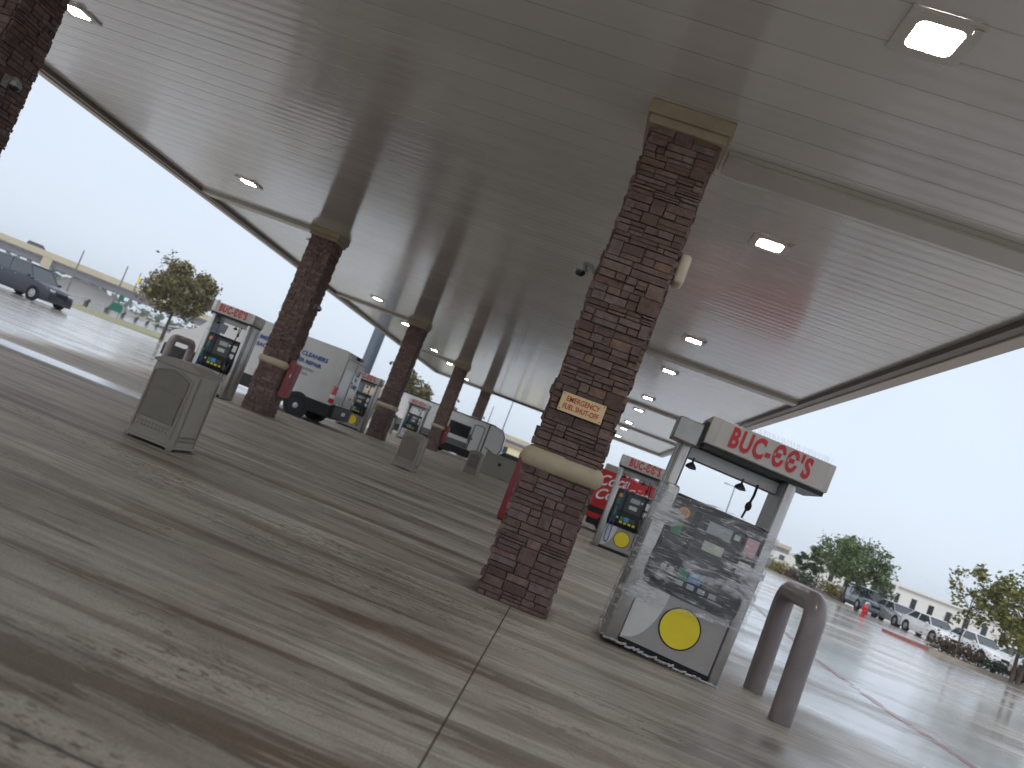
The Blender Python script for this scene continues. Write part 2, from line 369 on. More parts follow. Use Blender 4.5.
def lathe(bm, prof, n=24, axis='z', c=(0, 0, 0)):
    rings = []
    for r, h in prof:
        ring = []
        for k in range(n):
            a = 2*PI*k/n; x, y = r*math.cos(a), r*math.sin(a)
            p = {'z': (x, y, h), 'y': (x, h, y), 'x': (h, x, y)}[axis]
            ring.append(bm.verts.new((p[0]+c[0], p[1]+c[1], p[2]+c[2])))
        rings.append(ring)
    for a, b in zip(rings, rings[1:]):
        for k in range(n): bm.faces.new((a[k], a[(k+1) % n], b[(k+1) % n], b[k]))
    bm.faces.new(rings[0]); bm.faces.new(rings[-1])
    bmesh.ops.recalc_face_normals(bm, faces=bm.faces)

def prism(bm, poly, axis, a0, a1, bev=0):
    """polygon in the plane across `axis`, extruded from a0 to a1"""
    def P(p, a): return {'x': (a, p[0], p[1]), 'y': (p[0], a, p[1]), 'z': (p[0], p[1], a)}[axis]
    A = [bm.verts.new(P(p, a0)) for p in poly]; B = [bm.verts.new(P(p, a1)) for p in poly]
    n = len(poly); F = [bm.faces.new(A), bm.faces.new(B)]
    F += [bm.faces.new((A[k], A[(k+1) % n], B[(k+1) % n], B[k])) for k in range(n)]
    if bev: bmesh.ops.bevel(bm, geom=list({e for f in F for e in f.edges}), offset=bev, segments=2, affect='EDGES')
    bmesh.ops.recalc_face_normals(bm, faces=bm.faces)

def loft(bm, rings):
    V = [[bm.verts.new(p) for p in r] for r in rings]; n = len(V[0])
    for a, b in zip(V, V[1:]):
        for k in range(n): bm.faces.new((a[k], a[(k+1) % n], b[(k+1) % n], b[k]))
    bm.faces.new(V[0]); bm.faces.new(V[-1])
    bmesh.ops.recalc_face_normals(bm, faces=bm.faces)

def disc(name, x, y, z, r, mat, parent, th=.004, n=32):
    """disc facing -y"""
    bm = bmesh.new(); lathe(bm, [(r, 0), (r, th)], n, 'y', (x, y-th, z)); return link(name, bm, mat, parent)

def text(name, s, size, mat, parent, loc, rot=(PI/2, 0, 0), ext=.003, bold=0, shear=0, align='CENTER', sx=1, spacing=1.0):
    cu = bpy.data.curves.new(name, 'FONT'); cu.body = s; cu.size = size; cu.extrude = ext; cu.offset = bold*size
    cu.shear = shear; cu.align_x = align; cu.align_y = 'CENTER'; cu.space_character = spacing; cu.resolution_u = 4
    t = bpy.data.objects.new('tmp', cu); col.objects.link(t)
    bpy.context.view_layer.update()
    me = bpy.data.meshes.new_from_object(t.evaluated_get(bpy.context.evaluated_depsgraph_get()))
    bpy.data.objects.remove(t); bpy.data.curves.remove(cu)
    me.materials.clear(); me.materials.append(mat); me.name = name
    o = bpy.data.objects.new(name, me); col.objects.link(o); o.parent = parent
    o.location = loc; o.rotation_euler = rot; o.scale = (sx, 1, 1)
    return o

# ------------------------------------------------------------------ dimensions, mostly recovered from the photograph
ZC = 5.46; XL, XR = -13.66, 5.07; YB, YE = -5.4, 62.8  # YB, the unseen rear edge, is pulled in to admit sky light
XA, XB = -.236, -9.106; Y0 = 8.95; S = 13.19

# ------------------------------------------------------------------ the setting
def sheet(name, poly, z, mat, kind='structure'):
    bm = bmesh.new(); bm.faces.new([bm.verts.new((x, y, z)) for x, y in poly])
    bmesh.ops.recalc_face_normals(bm, faces=bm.faces)
    for f in bm.faces:
        if f.normal.z < 0: f.normal_flip()
    return tag(link(name, bm, mat), kind=kind)

sheet('ground', [(-1500, -1500), (1500, -1500), (1500, 1500), (-1500, 1500)], -.012, M['turf'])
# forecourt concrete; its left edge follows the verge along the frontage road
sheet('pavement', [(-60, -40), (60, -40), (60, 150), (-20, 150), (-30, 75), (-34.5, 60.3), (-42, 55.3), (-90, 75), (-110, 20)], 0, M['concrete'])
m_road = pm('wet_road', (.30, .29, .275), .28, var=.1, scale=.3, coat=.8)
sheet('road', [(-48, 72), (-50, 100), (-38, 140), (-60, 260), (-300, 260), (-340, 60), (-160, 20), (-90, 60), (-68, 70)], -.004, m_road)
sheet('verge', [(-80, 70), (-42, 55.5), (-34.5, 60.5), (-28, 80), (-40, 112), (-54, 95.5), (-52, 74), (-78, 84)], .006, M['turf'])
sheet('far_road', [(-30, 170), (150, 150), (200, 210), (-60, 230)], -.006, m_road)

bm = bmesh.new()
def curb_run(pts, w=.16, h=.14):
    for a, b in zip(pts, pts[1:]):
        a, b = Vector((*a, 0)), Vector((*b, 0)); d = (b-a).normalized(); n = Vector((-d.y, d.x, 0))*w/2
        vs = []
        for p in (a-d*.02, b+d*.02):
            for s, z in ((-1, 0), (-1, h), (1, h), (1, 0)): vs.append(bm.verts.new(p+n*s+Vector((0, 0, z))))
        for k in range(4): bm.faces.new((vs[k], vs[(k+1) % 4], vs[4+(k+1) % 4], vs[4+k]))
        bm.faces.new(vs[:4]); bm.faces.new(vs[4:])
    bmesh.ops.recalc_face_normals(bm, faces=bm.faces)
curb_run([(16.4, 37.6), (18.0, 36.7), (20.2, 35.4), (24.5, 33.3), (34, 29)])
tag(link('kerb', bm, M['curb']), kind='structure')
bm = bmesh.new(); curb_run([(15.05, 39.3), (15.25, 38.7), (15.75, 38.05), (16.4, 37.6)])
tag(link('painted_kerb', bm, M['redpaint']), kind='structure')
bm = bmesh.new(); curb_run([(19.2, 56), (19.0, 70), (18.8, 92), (22, 140)])
tag(link('bed_kerb', bm, M['curb']), kind='structure')
sheet('planting_island', [(16.4, 37.7), (20.2, 35.5), (34, 29.1), (36, 33), (22, 38.8), (15.2, 40)], .10, M['mulch'])
sheet('planting_bed', [(19.25, 56), (19.05, 70), (18.85, 92), (22.1, 140), (30, 140), (24, 72), (20.3, 62), (20.1, 56)], .10, M['mulch'])
bm = bmesh.new()
line = [(7.2, 3.0), (5.35, 9.0), (4.95, 12.2), (4.85, 15), (5.5, 24), (7.6, 40), (9.5, 52)]
for a, b in zip(line, line[1:]):
    a, b = Vector((*a, .005)), Vector((*b, .005)); d = (b-a).normalized(); n = Vector((-d.y, d.x, 0))*.085
    bm.faces.new([bm.verts.new(p) for p in (a-n, b-n, b+n, a+n)])
def worn_red():
    m, nt, b = new_mat('worn_red_line'); L = nt.links
    g = node(nt, 'ShaderNodeNewGeometry'); f = sstep(nt, noise(nt, g.outputs['Position'], 2.5, 8, .7), .38, .60)
    b.inputs['Base Color'].default_value = (.50, .12, .12, 1); b.inputs['Roughness'].default_value = .2
    t = node(nt, 'ShaderNodeBsdfTransparent'); ms = node(nt, 'ShaderNodeMixShader')
    L.new(f, ms.inputs[0]); L.new(t.outputs[0], ms.inputs[1]); L.new(b.outputs[0], ms.inputs[2]); L.new(ms.outputs[0], nt.nodes['Material Output'].inputs[0])
    return m
tag(link('fire_lane_line', bm, worn_red()), kind='structure')

# ------------------------------------------------------------------ canopy
canopy = tag(empty('station_canopy', (0, 0, 0)), 'long flat pale metal canopy roof with ribbed glossy ceiling held up by stone columns', 'canopy')
box('ceiling', XL+.25, XR-.25, YB, YE-.3, ZC, ZC+.06, M['ceiling'], canopy)
box('roof_deck', XL+.05, XR-.05, YB, YE-.05, ZC+.35, ZC+.55, M['roof'], canopy)
for x0, x1 in ((XL, XL+.24), (XR-.26, XR-.001)):
    bm = bmesh.new()
    bx(bm, x0, x1, YB, YE, ZC-.13, ZC+.90, .012)
    f = link('fascia', bm, M['fascia'], canopy)
box('fascia', XL+.25, XR-.25, YE-.24, YE, ZC-.13, ZC+.90, M['fascia'], canopy, .012)
for x0, x1 in ((XL+.25, XL+.40), (XR-.42, XR-.265)):
    box('edge_trim', x0, x1, YB, YE-.45, ZC-.10, ZC-.003, M['trim_dark'], canopy)
box('edge_trim', XL+.41, XR-.41, YE-.40, YE-.25, ZC-.10, ZC-.003, M['trim_dark'], canopy)
for k in range(5):
    y = Y0+.25+S*k
    if k == 4: y = YE-.75
    for x0, x1 in ((XL+.41, XB-.50), (XA+.50, XR-.43)):
        bm = bmesh.new(); bx(bm, x0, x1, y-.24, y+.24, ZC-.09, ZC-.003, .01)
        bx(bm, x0, x1, y-.262, y-.243, ZC-.055, ZC-.004)
        link('gutter_beam', bm, [M['beam']], canopy)

# square recessed lamps
def make_lamp():
    r = empty('canopy_light')
    bm = bmesh.new()
    a, b = .275, .20
    o = [(-a, -a), (a, -a), (a, a), (-a, a)]
    n = 8; q = .172; rr = .06; poly = []
    for cx, cy, s in ((q-rr, q-rr, 0), (-q+rr, q-rr, 1), (-q+rr, -q+rr, 2), (q-rr, -q+rr, 3)):
        for i in range(n+1):
            t = PI/2*(s+i/n); poly.append((cx+rr*math.cos(t), cy+rr*math.sin(t)))
    def outer(p):
        k = a/max(abs(p[0]), abs(p[1])); return (p[0]*k, p[1]*k)
    ri = [bm.verts.new((p[0], p[1], -.004)) for p in poly]; r0 = [bm.verts.new((p[0]*1.02, p[1]*1.02, -.036)) for p in poly]
    r1 = [bm.verts.new((*outer(p), -.030)) for p in poly]; r3 = [bm.verts.new((*outer(p), -.002)) for p in poly]; m_ = len(poly)
    for A, B in ((ri, r0), (r0, r1), (r1, r3)):
        for k in range(m_): bm.faces.new((A[k], A[(k+1) % m_], B[(k+1) % m_], B[k]))
    bmesh.ops.recalc_face_normals(bm, faces=bm.faces)
    link('lamp_housing', bm, M['frame'], r)
    bm = bmesh.new(); n = 8; q = .172; rr = .06
    poly = []
    for cx, cy, s in ((q-rr, q-rr, 0), (-q+rr, q-rr, 1), (-q+rr, -q+rr, 2), (q-rr, -q+rr, 3)):
        for i in range(n+1):
            t = PI/2*(s+i/n); poly.append((cx+rr*math.cos(t), cy+rr*math.sin(t)))
    prism(bm, [(p[0]*.985, p[1]*.985) for p in poly], 'z', -.022, -.012); link('lens', bm, M['lens'], r)
    bm = bmesh.new(); bx(bm, .19, .265, -.25, -.19, -.055, -.036, .006); link('sensor', bm, M['frame'], r)
    return r
ORD = ['nearest', 'second', 'third', 'fourth', 'fifth', 'sixth', 'seventh', 'eighth', 'ninth']
lamp = make_lamp()
ys = [6.0, 11.38, 19.19, 24.57, 32.38, 37.76, 45.57, 50.95, 58.76]
first = True
for side, x in (('right', 1.31), ('left', -10.40)):
    yy = ys if side == 'right' else ys[1:]
    for y in (-1.8, 6.0) if side == 'left' else (-1.8,):
        o = lamp if first else copy_tree(lamp); first = False; o.location = (x, y, ZC)
        tag(o, 'square white canopy light outside the picture beside the camera', 'ceiling light', 'canopy lights above and behind the viewpoint')
    for i, y in enumerate(yy):
        o = lamp if first else copy_tree(lamp); first = False
        o.location = (x+(.5 if side == 'left' and i == 0 else 0), y, ZC)
        where = 'right of the middle column' if side == 'right' else 'above the left-hand pumps'
        tag(o, f'canopy light {where}, {ORD[i]} from the camera', 'ceiling light', f'canopy lights in the {side} row')

# ------------------------------------------------------------------ stone columns
def cladding(seed):
    rr = random.Random(seed); bm = bmesh.new(); h = .352; top = ZC-.24
    bx(bm, -h, h, -h, h, 0, top, mi=1)
    def stone(face, a0, a1, z0, z1):
        g = .0022; d0, d1 = h-.01, h+.008+rr.random()*.036
        a0 += g; a1 -= g; z0 += g; z1 -= g
        vs = []
        for a in (a0, a1):
            for d in (d0, d1):
                for z in (z0, z1):
                    j = (rr.random()-.5)*.009 if d == d1 else 0
                    jj = (rr.random()-.5)*.006 if d == d1 else 0
                    dd = d+j; aa = a + (jj if abs(a) < h-.01 else 0)
                    if d == d1:
                        zz = z + (.004 if z == z0 else -.004); aa += .004 if a == a0 else -.004
                    else: zz = z
                    p = {0: (aa, -dd), 1: (dd, aa), 2: (-aa, dd), 3: (-dd, -aa)}[face]
                    vs.append(bm.verts.new((p[0], p[1], zz)))
        for f in ((0, 1, 3, 2), (4, 6, 7, 5), (0, 4, 5, 1), (2, 3, 7, 6), (0, 2, 6, 4), (1, 5, 7, 3)):
            bm.faces.new([vs[i] for i in f])
    for face in range(4):
        z = 0.0
        while z < top-.01:
            H = rr.uniform(.09, .19)
            if z+H > top-.09: H = top-z
            a = -h-.02+rr.random()*.03
            end = h+.02-rr.random()*.03
            while a < end-.01:
                W = rr.uniform(.10, .33)
                if a+W > end-.09: W = end-a
                r = rr.random()
                if r < .18 and W < .22: stone(face, a, a+W, z, z+H)
                elif r < .55:
                    s = rr.uniform(.35, .65)*H; stone(face, a, a+W, z, z+s)
                    if rr.random() < .4 and W > .2:
                        w2 = rr.uniform(.35, .65)*W; stone(face, a, a+w2, z+s, z+H); stone(face, a+w2, a+W, z+s, z+H)
                    else: stone(face, a, a+W, z+s, z+H)
                elif r < .85:
                    s = rr.uniform(.4, .6)*H
                    w2 = rr.uniform(.3, .7)*W
                    if W > .2: stone(face, a, a+w2, z, z+s); stone(face, a+w2, a+W, z, z+s)
                    else: stone(face, a, a+W, z, z+s)
                    stone(face, a, a+W, z+s, z+H)
                else:
                    stone(face, a, a+W, z, z+H/3); stone(face, a, a+W, z+H/3, z+2*H/3); stone(face, a, a+W, z+2*H/3, z+H)
                a += W
            z += H
    bmesh.ops.recalc_face_normals(bm, faces=bm.faces)
    return bm

def make_column(seed):
    r = empty('stone_column')
    link('stone_cladding', cladding(seed), [M['stone'], M['mortar']], r)
    bm = bmesh.new(); q, rad, n, k = .335, .112, 14, 6
    path = []
    for cx, cy, s in ((q, q, 0), (-q, q, 1), (-q, -q, 2), (q, -q, 3)):
        for i in range(k+1):
            t = PI/2*(s+i/k); path.append((cx, cy, t))
    rings = []
    for cx, cy, t in path:
        ring = []
        for j in range(n):
            u = 2*PI*j/n; ring.append(bm.verts.new((cx+math.cos(t)*rad*max(0, math.cos(u))*1.0, cy+math.sin(t)*rad*max(0, math.cos(u)), 1.475+rad*math.sin(u))))
        rings.append(ring)
    for i in range(len(rings)):
        a, b = rings[i], rings[(i+1) % len(rings)]
        for j in range(n):
            try: bm.faces.new((a[j], a[(j+1) % n], b[(j+1) % n], b[j]))
            except ValueError: pass
    bmesh.ops.remove_doubles(bm, verts=bm.verts, dist=.0005); bmesh.ops.recalc_face_normals(bm, faces=bm.faces)
    link('collar', bm, M['beige'], r, smooth=True)
    bm = bmesh.new(); bx(bm, -.425, .425, -.425, .425, ZC-.25, ZC-.155, .008); bx(bm, -.462, .462, -.462, .462, ZC-.153, ZC-.002, .008)
    link('capital', bm, M['capital'], r)
    return r
colA = make_column(3); colB = make_column(11)
cols = {}
LBL = {('R', 0): 'big stacked-stone column in the middle with the cream emergency sign', ('R', 1): 'stone column directly behind the big middle column',
       ('R', 2): 'third stone column back in the right-hand row behind the middle column', ('R', 3): 'fourth stone column back in the right-hand row behind the middle column',
       ('R', 4): 'farthest stone column of the right-hand row',
       ('L', 0): 'dark stone column cut off by the upper left corner', ('L', 1): 'stone column in front of the white work van',
       ('L', 2): 'stone column between the white van and the camper trailer, cameras on both sides', ('L', 3): 'stone column in front of the white camper trailer',
       ('L', 4): 'farthest left stone column rising behind the camper trailer roof'}
for side in 'RL':
    for k in range(5):
        if side == 'R' and k == 0: o = colA
        elif side == 'L' and k == 0: o = colB
        else: o = copy_tree(colA if (k + (side == 'L')) % 2 else colB); 
        o.location = (XA if side == 'R' else XB, (Y0+S*k if k < 4 else Y0+S*4-.1)-(.20 if (side, k) == ('R', 0) else 0), 0)
        if (side, k) == ('L', 0): o.location = (XB+.17, Y0+.38, 0)
        o.rotation_euler.z = 0 if (side, k) in (('R', 0), ('L', 0)) else PI/2*((k*3+(side == 'L')) % 4)
        tag(o, LBL[side, k], 'column', 'stone columns under the canopy'); cols[side, k] = o

# emergency sign
s = tag(empty('emergency_sign', (XA-.02, Y0-.625, 2.11)), 'small cream sign with red EMERGENCY FUEL SHUT-OFF lettering on the middle column', 'sign')
s.rotation_euler = (0, 0, 0)
bm = bmesh.new(); bx(bm, -.235, .235, -.006, .006, -.10, .10, .003); link('sign_plate', bm, M['signcream'], s)
text('lettering', 'EMERGENCY', .078, M['signtext'], s, (0, -.0085, .040), ext=.0015, bold=.014, sx=.80)
text('lettering', 'FUEL SHUT-OFF', .078, M['signtext'], s, (0, -.0085, -.042), ext=.0015, bold=.014, sx=.70)
for x in (-.215, .215):
    for z in (-.08, .08):
        bm = bmesh.new(); lathe(bm, [(.006, 0), (.006, .004)], 8, 'y', (x, -.011, z)); link('screw', bm, M['slot'], s)

# cameras
def make_camera():
    """built pointing out along -x from a column's side at x=0"""
    r = empty('security_camera')
    bm = bmesh.new(); bx(bm, -.02, 0, -.05, .05, -.10, .06, .006); link('wall_plate', bm, M['camwhite'], r)
    bm = bmesh.new(); tube(bm, bend([(-.02, 0, -.02), (-.14, 0, .06), (-.27, 0, .05), (-.27, 0, -.02)], .05), [.022]*2+[.022]*16, 8) if False else tube(bm, bend([(-.02, 0, -.04), (-.08, 0, .04), (-.17, 0, .04), (-.17, 0, .0)], .03), .022, 8)
    link('bracket', bm, M['camwhite'], r, True)
    bm = bmesh.new(); lathe(bm, [(.025, .03), (.05, .015), (.070, -.02), (.072, -.055)], 20, 'z', (-.17, 0, 0)); link('shell', bm, M['camwhite'], r, True)
    bm = bmesh.new(); lathe(bm, [(.062, -.056), (.058, -.08), (.04, -.105), (.02, -.115), (.001, -.117)], 20, 'z', (-.17, 0, 0)); link('dome', bm, M['glassdark'], r, True)
    return r
cam0 = make_camera()
H = .392
spots = [('R', 0, 'L', 3.58, 'dome camera on the left side of the big middle column'), ('L', 0, 'R', 3.55, 'camera on the dark column in the upper left corner'),
         ('L', 1, 'R', 3.35, 'dome camera on the right side of the column before the white van'), ('L', 2, 'L', 3.35, 'left of the two dome cameras on the column beside the van'),
         ('L', 2, 'R', 3.35, 'right of the two dome cameras on the column beside the van'), ('L', 3, 'R', 3.35, 'dome camera on the right side of the column before the camper'),
         ('L', 4, 'R', 3.35, 'dome camera on the farthest left column')]
for i, (sd, k, face, z, lb) in enumerate(spots):
    o = cam0 if i == 0 else copy_tree(cam0); c = cols[sd, k].location
    o.location = (c.x+(-H if face == 'L' else H), c.y-.1, z); o.rotation_euler.z = 0 if face == 'L' else PI
    tag(o, lb, 'security camera', 'dome cameras on the columns')
# horn / wall speaker
sp = tag(empty('wall_speaker', (XA+.39, Y0-.22, 3.90)), 'beige rounded speaker on the right side of the middle column', 'speaker')
bm = bmesh.new(); bx(bm, 0, .12, -.15, .15, -.17, .17, .045, 4); link('speaker_body', bm, pm('speaker_shell', (.62, .56, .44), .5), sp, True)
bm = bmesh.new(); bx(bm, .118, .128, -.10, .10, -.12, .12, .004); link('grille', bm, pm('speaker_grille', (.45, .40, .31), .6), sp)

# red cabinets on columns
def red_box(loc, label):
    r = tag(empty('fire_cabinet', loc), label, 'fire cabinet', 'red cabinets on the columns')
    bm = bmesh.new(); prism(bm, [(0, 0), (.24, .04), (.27, 1.0), (.13, 1.08), (0, 1.08)], 'y', -.18, .18, .015); link('cabinet_body', bm, M['darkred'], r)
    bm = bmesh.new(); bx(bm, .03, .2, -.188, -.181, .12, .55, .002); link('door_panel', bm, pm('cabinet_panel', (.24, .02, .03), .3), r)
    bm = bmesh.new(); bx(bm, .16, .19, -.2, -.189, .6, .7, .003); link('handle', bm, M['steel'], r)
    return r
red_box((XB+.395, Y0+S-.05, .62), 'red cabinet on the right side of the column before the white van')
r2 = red_box((XB+.395, Y0+3*S-.05, .62), 'red cabinet on the right side of the column before the camper')
# free standing red cabinet left of the middle column
r = tag(empty('service_cabinet', (-1.23, 18.3, 0)), 'tall narrow dark red cabinet with pointed top left of the middle column', 'cabinet')
bm = bmesh.new(); prism(bm, [(-.24, .03), (.24, .03), (.24, 1.34), (.10, 1.40), (-.16, 1.52), (-.24, 1.44)], 'y', -.2, .2, .012); link('cabinet_body', bm, M['darkred'], r)
bm = bmesh.new(); bx(bm, -.12, .2, -.212, -.203, .30, .95, .003); link('front_panel', bm, pm('cabinet_print', (.30, .05, .08), .4, var=.4, scale=20), r)
bm = bmesh.new(); bx(bm, -.22, .22, -.17, .17, 0, .029); link('base', bm, M['rubber'], r)

# ------------------------------------------------------------------ fuel dispensers
def add_letters(parent, x, y, z, size, sx=1.0):
    return text('lettering', "BUC-\u0404\u0404'S", size, M['red'], parent, (x, y, z), ext=.004, bold=.036, sx=sx, spacing=1.16)

def make_dispenser(wrapped=False):
    r = empty('fuel_dispenser')
    W = .605; D = .72; FI = W-.155
    bm = bmesh.new(); bx(bm, -W+.02, W-.02, .03, D-.03, 0, .06); link('plinth', bm, M['black'], r)
    for s in (-1, 1):                                              # full-height side frames
        xo, xi = (-W, -W+.10) if s < 0 else (W-.10, W)
        bm = bmesh.new(); bx(bm, xo, xi, .06 if s < 0 else 0, D, .01, 2.22, .02, 3)
        if s < 0: bx(bm, -W, -FI-.003, -.01, .10, .01, 1.70, .035, 3)
        sf = link('side_frame', bm, M['steel'], r, True)
        bm = bmesh.new(); xs = xo-.004 if s < 0 else xi+.004
        for yy in (.16, .52): bx(bm, min(xs, xs+.003*s), max(xs, xs+.003*s), yy, yy+.012, .1, 2.1)
        link('seam', bm, M['slot'], sf)
        bm = bmesh.new(); xx = xi+.003 if s < 0 else xo-.003
        bx(bm, min(xx, xx-.004*s), max(xx, xx-.004*s), .06, D-.06, 1.66, 2.15); link('inner_liner', bm, M['steel_dull'], sf)
    bm = bmesh.new(); bx(bm, -FI, W-.102, .035, D-.035, .062, .66, .01); lo = link('lower_cabinet', bm, M['panel_grey'], r, True)
    # pale swoosh on the lower door
    bm = bmesh.new(); poly = [(-FI+.005, .075), (-FI+.03, .075)]
    for i in range(13):
        t = i/12; poly.append((-FI+.03+.28*math.sin(t*PI/2), .10+.56*(1-math.cos(t*PI/2))))
    poly += [(-FI+.005, .655)]
    prism(bm, poly, 'y', .029, .033); link('pale_panel', bm, M['steel_light'], lo)
    bm = bmesh.new(); bx(bm, -FI+.005, W-.11, .027, .034, .064, .08); link('kick_strip', bm, M['black'], lo)
    disc('emblem_rim', .07, .028, .39, .212, M['black'], lo); disc('emblem', .07, .0235, .39, .198, M['yellow'], lo)
    # upper head
    bm = bmesh.new(); prism(bm, [(-.00, .68), (-.055, .78), (-.065, .98), (.0, 1.06), (.02, 1.58), (.06, 1.64), (D-.05, 1.64), (D-.05, .662), (.02, .662)], 'x', -FI+.002, W-.105, .012)
    up = link('dispenser_head', bm, M['black'], r)
    def plate(name, x0, x1, z0, z1, mat, y=-.004, th=.012):
        # on the sloping screen panel: y there runs 0 -> .02
        yy = y + (z0+z1-2.12)/2*.038
        bm = bmesh.new(); bx(bm, x0, x1, yy-th, yy, z0, z1, .003); return link(name, bm, mat, up)
    plate('side_column', -.42, -.22, 1.09, 1.56, M['charcoal']); plate('side_column', .33, .48, 1.09, 1.56, M['charcoal'])
    plate('display_bezel', -.16, .30, 1.10, 1.56, M['charcoal'])
    disc('number_disc', -.33, -.010, 1.47, .058, M['orange'], up, .008)
    plate('green_sticker', -.39, -.29, 1.24, 1.38, M['green'], y=-.018, th=.003)
    plate('price_display', -.06, .19, 1.38, 1.50, M['lcd'], y=-.018, th=.004)
    plate('volume_display', -.04, .17, 1.20, 1.30, M['lcd2'], y=-.018, th=.004)
    plate('notice', .345, .47, 1.32, 1.50, M['pink'] if wrapped else M['white'], y=-.018, th=.003)
    plate('notice', .345, .47, 1.12, 1.25, M['white'], y=-.018, th=.003)
    plate('small_label', .215, .28, 1.42, 1.48, M['lcd2'], y=-.018, th=.003)
    def lowplate(name, x0, x1, z0, z1, mat, th=.01):
        bm = bmesh.new(); bx(bm, x0, x1, -.068-th, -.058, z0, z1, .002); return link(name, bm, mat, up)
    lowplate('card_reader', .10, .24, .86, .97, M['charcoal'], .03); lowplate('keypad', -.06, .07, .86, .97, M['blue'])
    lowplate('instruction_label', -.17, -.07, .85, .96, M['green'])
    for i in range(4): lowplate('grade_button', -.16+i*.115, -.085+i*.115, .79, .84, M['yellow'] if not wrapped else M['lcd'])
    for x in (-.35, -.27): lowplate('small_label', x, x+.05, .88, .93, M['lcd2'])
    # nozzles in their boots on both sides
    for s in (() if wrapped else (-1, 1)):
        x = (-.36 if s < 0 else .42)
        bm = bmesh.new(); bx(bm, x-.07, x+.07, -.12, -.062, .74, .98, .015); nb = link('nozzle_boot', bm, M['charcoal'], r, True)
        bm = bmesh.new(); tube(bm, [(x, -.10, 1.16), (x, -.14, 1.06), (x, -.12, .96), (x, -.09, .86)], [.018, .034, .034, .014], 8)
        tube(bm, bend([(x, -.14, 1.10), (x, -.20, 1.02), (x, -.16, .90)], .03), .009, 6); nz = link('nozzle', bm, M['green'] if s < 0 and not wrapped else M['black'], r, True)
        bm = bmesh.new()
        tube(bm, bend([(x, -.10, 1.16), (x+.04*s, -.16, .75), (x+.03*s, -.17, .22), (x-.08*s, -.12, .2), (x-.06*s, -.05, 1.3), (x-.10*s, .02, 2.0)], .10), .012, 8)
        if wrapped: bm.free()
        else: link('hose', bm, M['hoseblue'] if s < 0 else M['rubber'], nz, True)
    # crossbar and sign
    bm = bmesh.new(); bx(bm, -W+.102, W-.102, .30, .42, 2.02, 2.16, .01); link('crossbar', bm, M['steel_dull'], r)
    for x in (-.42, .12):
        bm = bmesh.new(); tube(bm, [(x, .20, 2.04), (x, .20, 1.98)], [.012, .012], 8); lathe(bm, [(.02, 1.985), (.055, 1.95), (.06, 1.925), (.02, 1.915)], 14, 'z', (x, .20, 0))
        link('hose_swivel', bm, M['charcoal'], r, True)  # bell of the hose retractor, gives no light
    bm = bmesh.new(); tube(bm, [(.28, .22, 2.04), (.28, .2, 1.92), (.24, .16, 1.66)], [.014, .014, .011], 8); lathe(bm, [(.02, 1.84), (.034, 1.81), (.034, 1.78), (.02, 1.75)], 12, 'z', (.265, .185, 0))
    link('hanging_hose', bm, M['black'], r, True)
    if wrapped:
        sx0, sx1, dz = -.43, .87, .0
        bm = bmesh.new(); bx(bm, -.735, -.475, -.06, .30, 2.13, 2.37, .012); link('end_box', bm, M['steel_dull'], r, True)
        bm = bmesh.new(); bx(bm, -.470, -.435, -.02, .40, 2.18, 2.42); link('gap_plate', bm, M['black'], r)
    else:
        sx0, sx1, dz = -.65, .65, 0
    bm = bmesh.new(); bx(bm, sx0, sx1, -.06, D-.02, 2.205+dz, 2.50+dz, .015, 2); sb = link('sign_box', bm, M['steel_light'] if not wrapped else M['offwhite'], r, True)
    bm = bmesh.new(); bx(bm, sx0+.02, sx1-.02, -.03, D-.05, 2.163, 2.209+dz); link('sign_underside', bm, M['black'], sb)
    bm = bmesh.new(); bx(bm, sx0+.10, sx1-.06, -.066, -.061, 2.215+dz, 2.49+dz, .001); link('sign_face', bm, M['offwhite'], sb)
    add_letters(sb, (sx0+sx1)/2-(.0 if wrapped else 0), -.071, 2.352+dz, .285, .60)
    bm = bmesh.new()                                               # bird spikes
    rr = random.Random(4)
    for i in range(38 if wrapped else 0):
        x = sx0+.05+(sx1-sx0-.1)*i/37
        for dx in (-.03, .035):
            tube(bm, [(x, .1, 2.48+dz), (x+dx+rr.uniform(-.01, .01), .1+rr.uniform(-.03, .03), 2.58+dz)], .0012, 3, False)
    if wrapped: link('bird_spikes', bm, M['steel_dull'], sb)
    else: bm.free()
    return r

dispA = make_dispenser(True); dispA.location = (1.335, 8.48, .004); dispA.rotation_euler.y = R(2.7)
tag(dispA, 'nearest fuel pump, wrapped in clear plastic film, number 53 on an orange disc', 'fuel pump', 'fuel pumps under the canopy')
text('pump_number', '53', .064, pm('number_ink', (.10, .03, .01), .5), [k for k in kids(dispA) if k.name.startswith('dispenser_head')][0], (-.33, -.0225, 1.47), ext=.002, bold=.012)
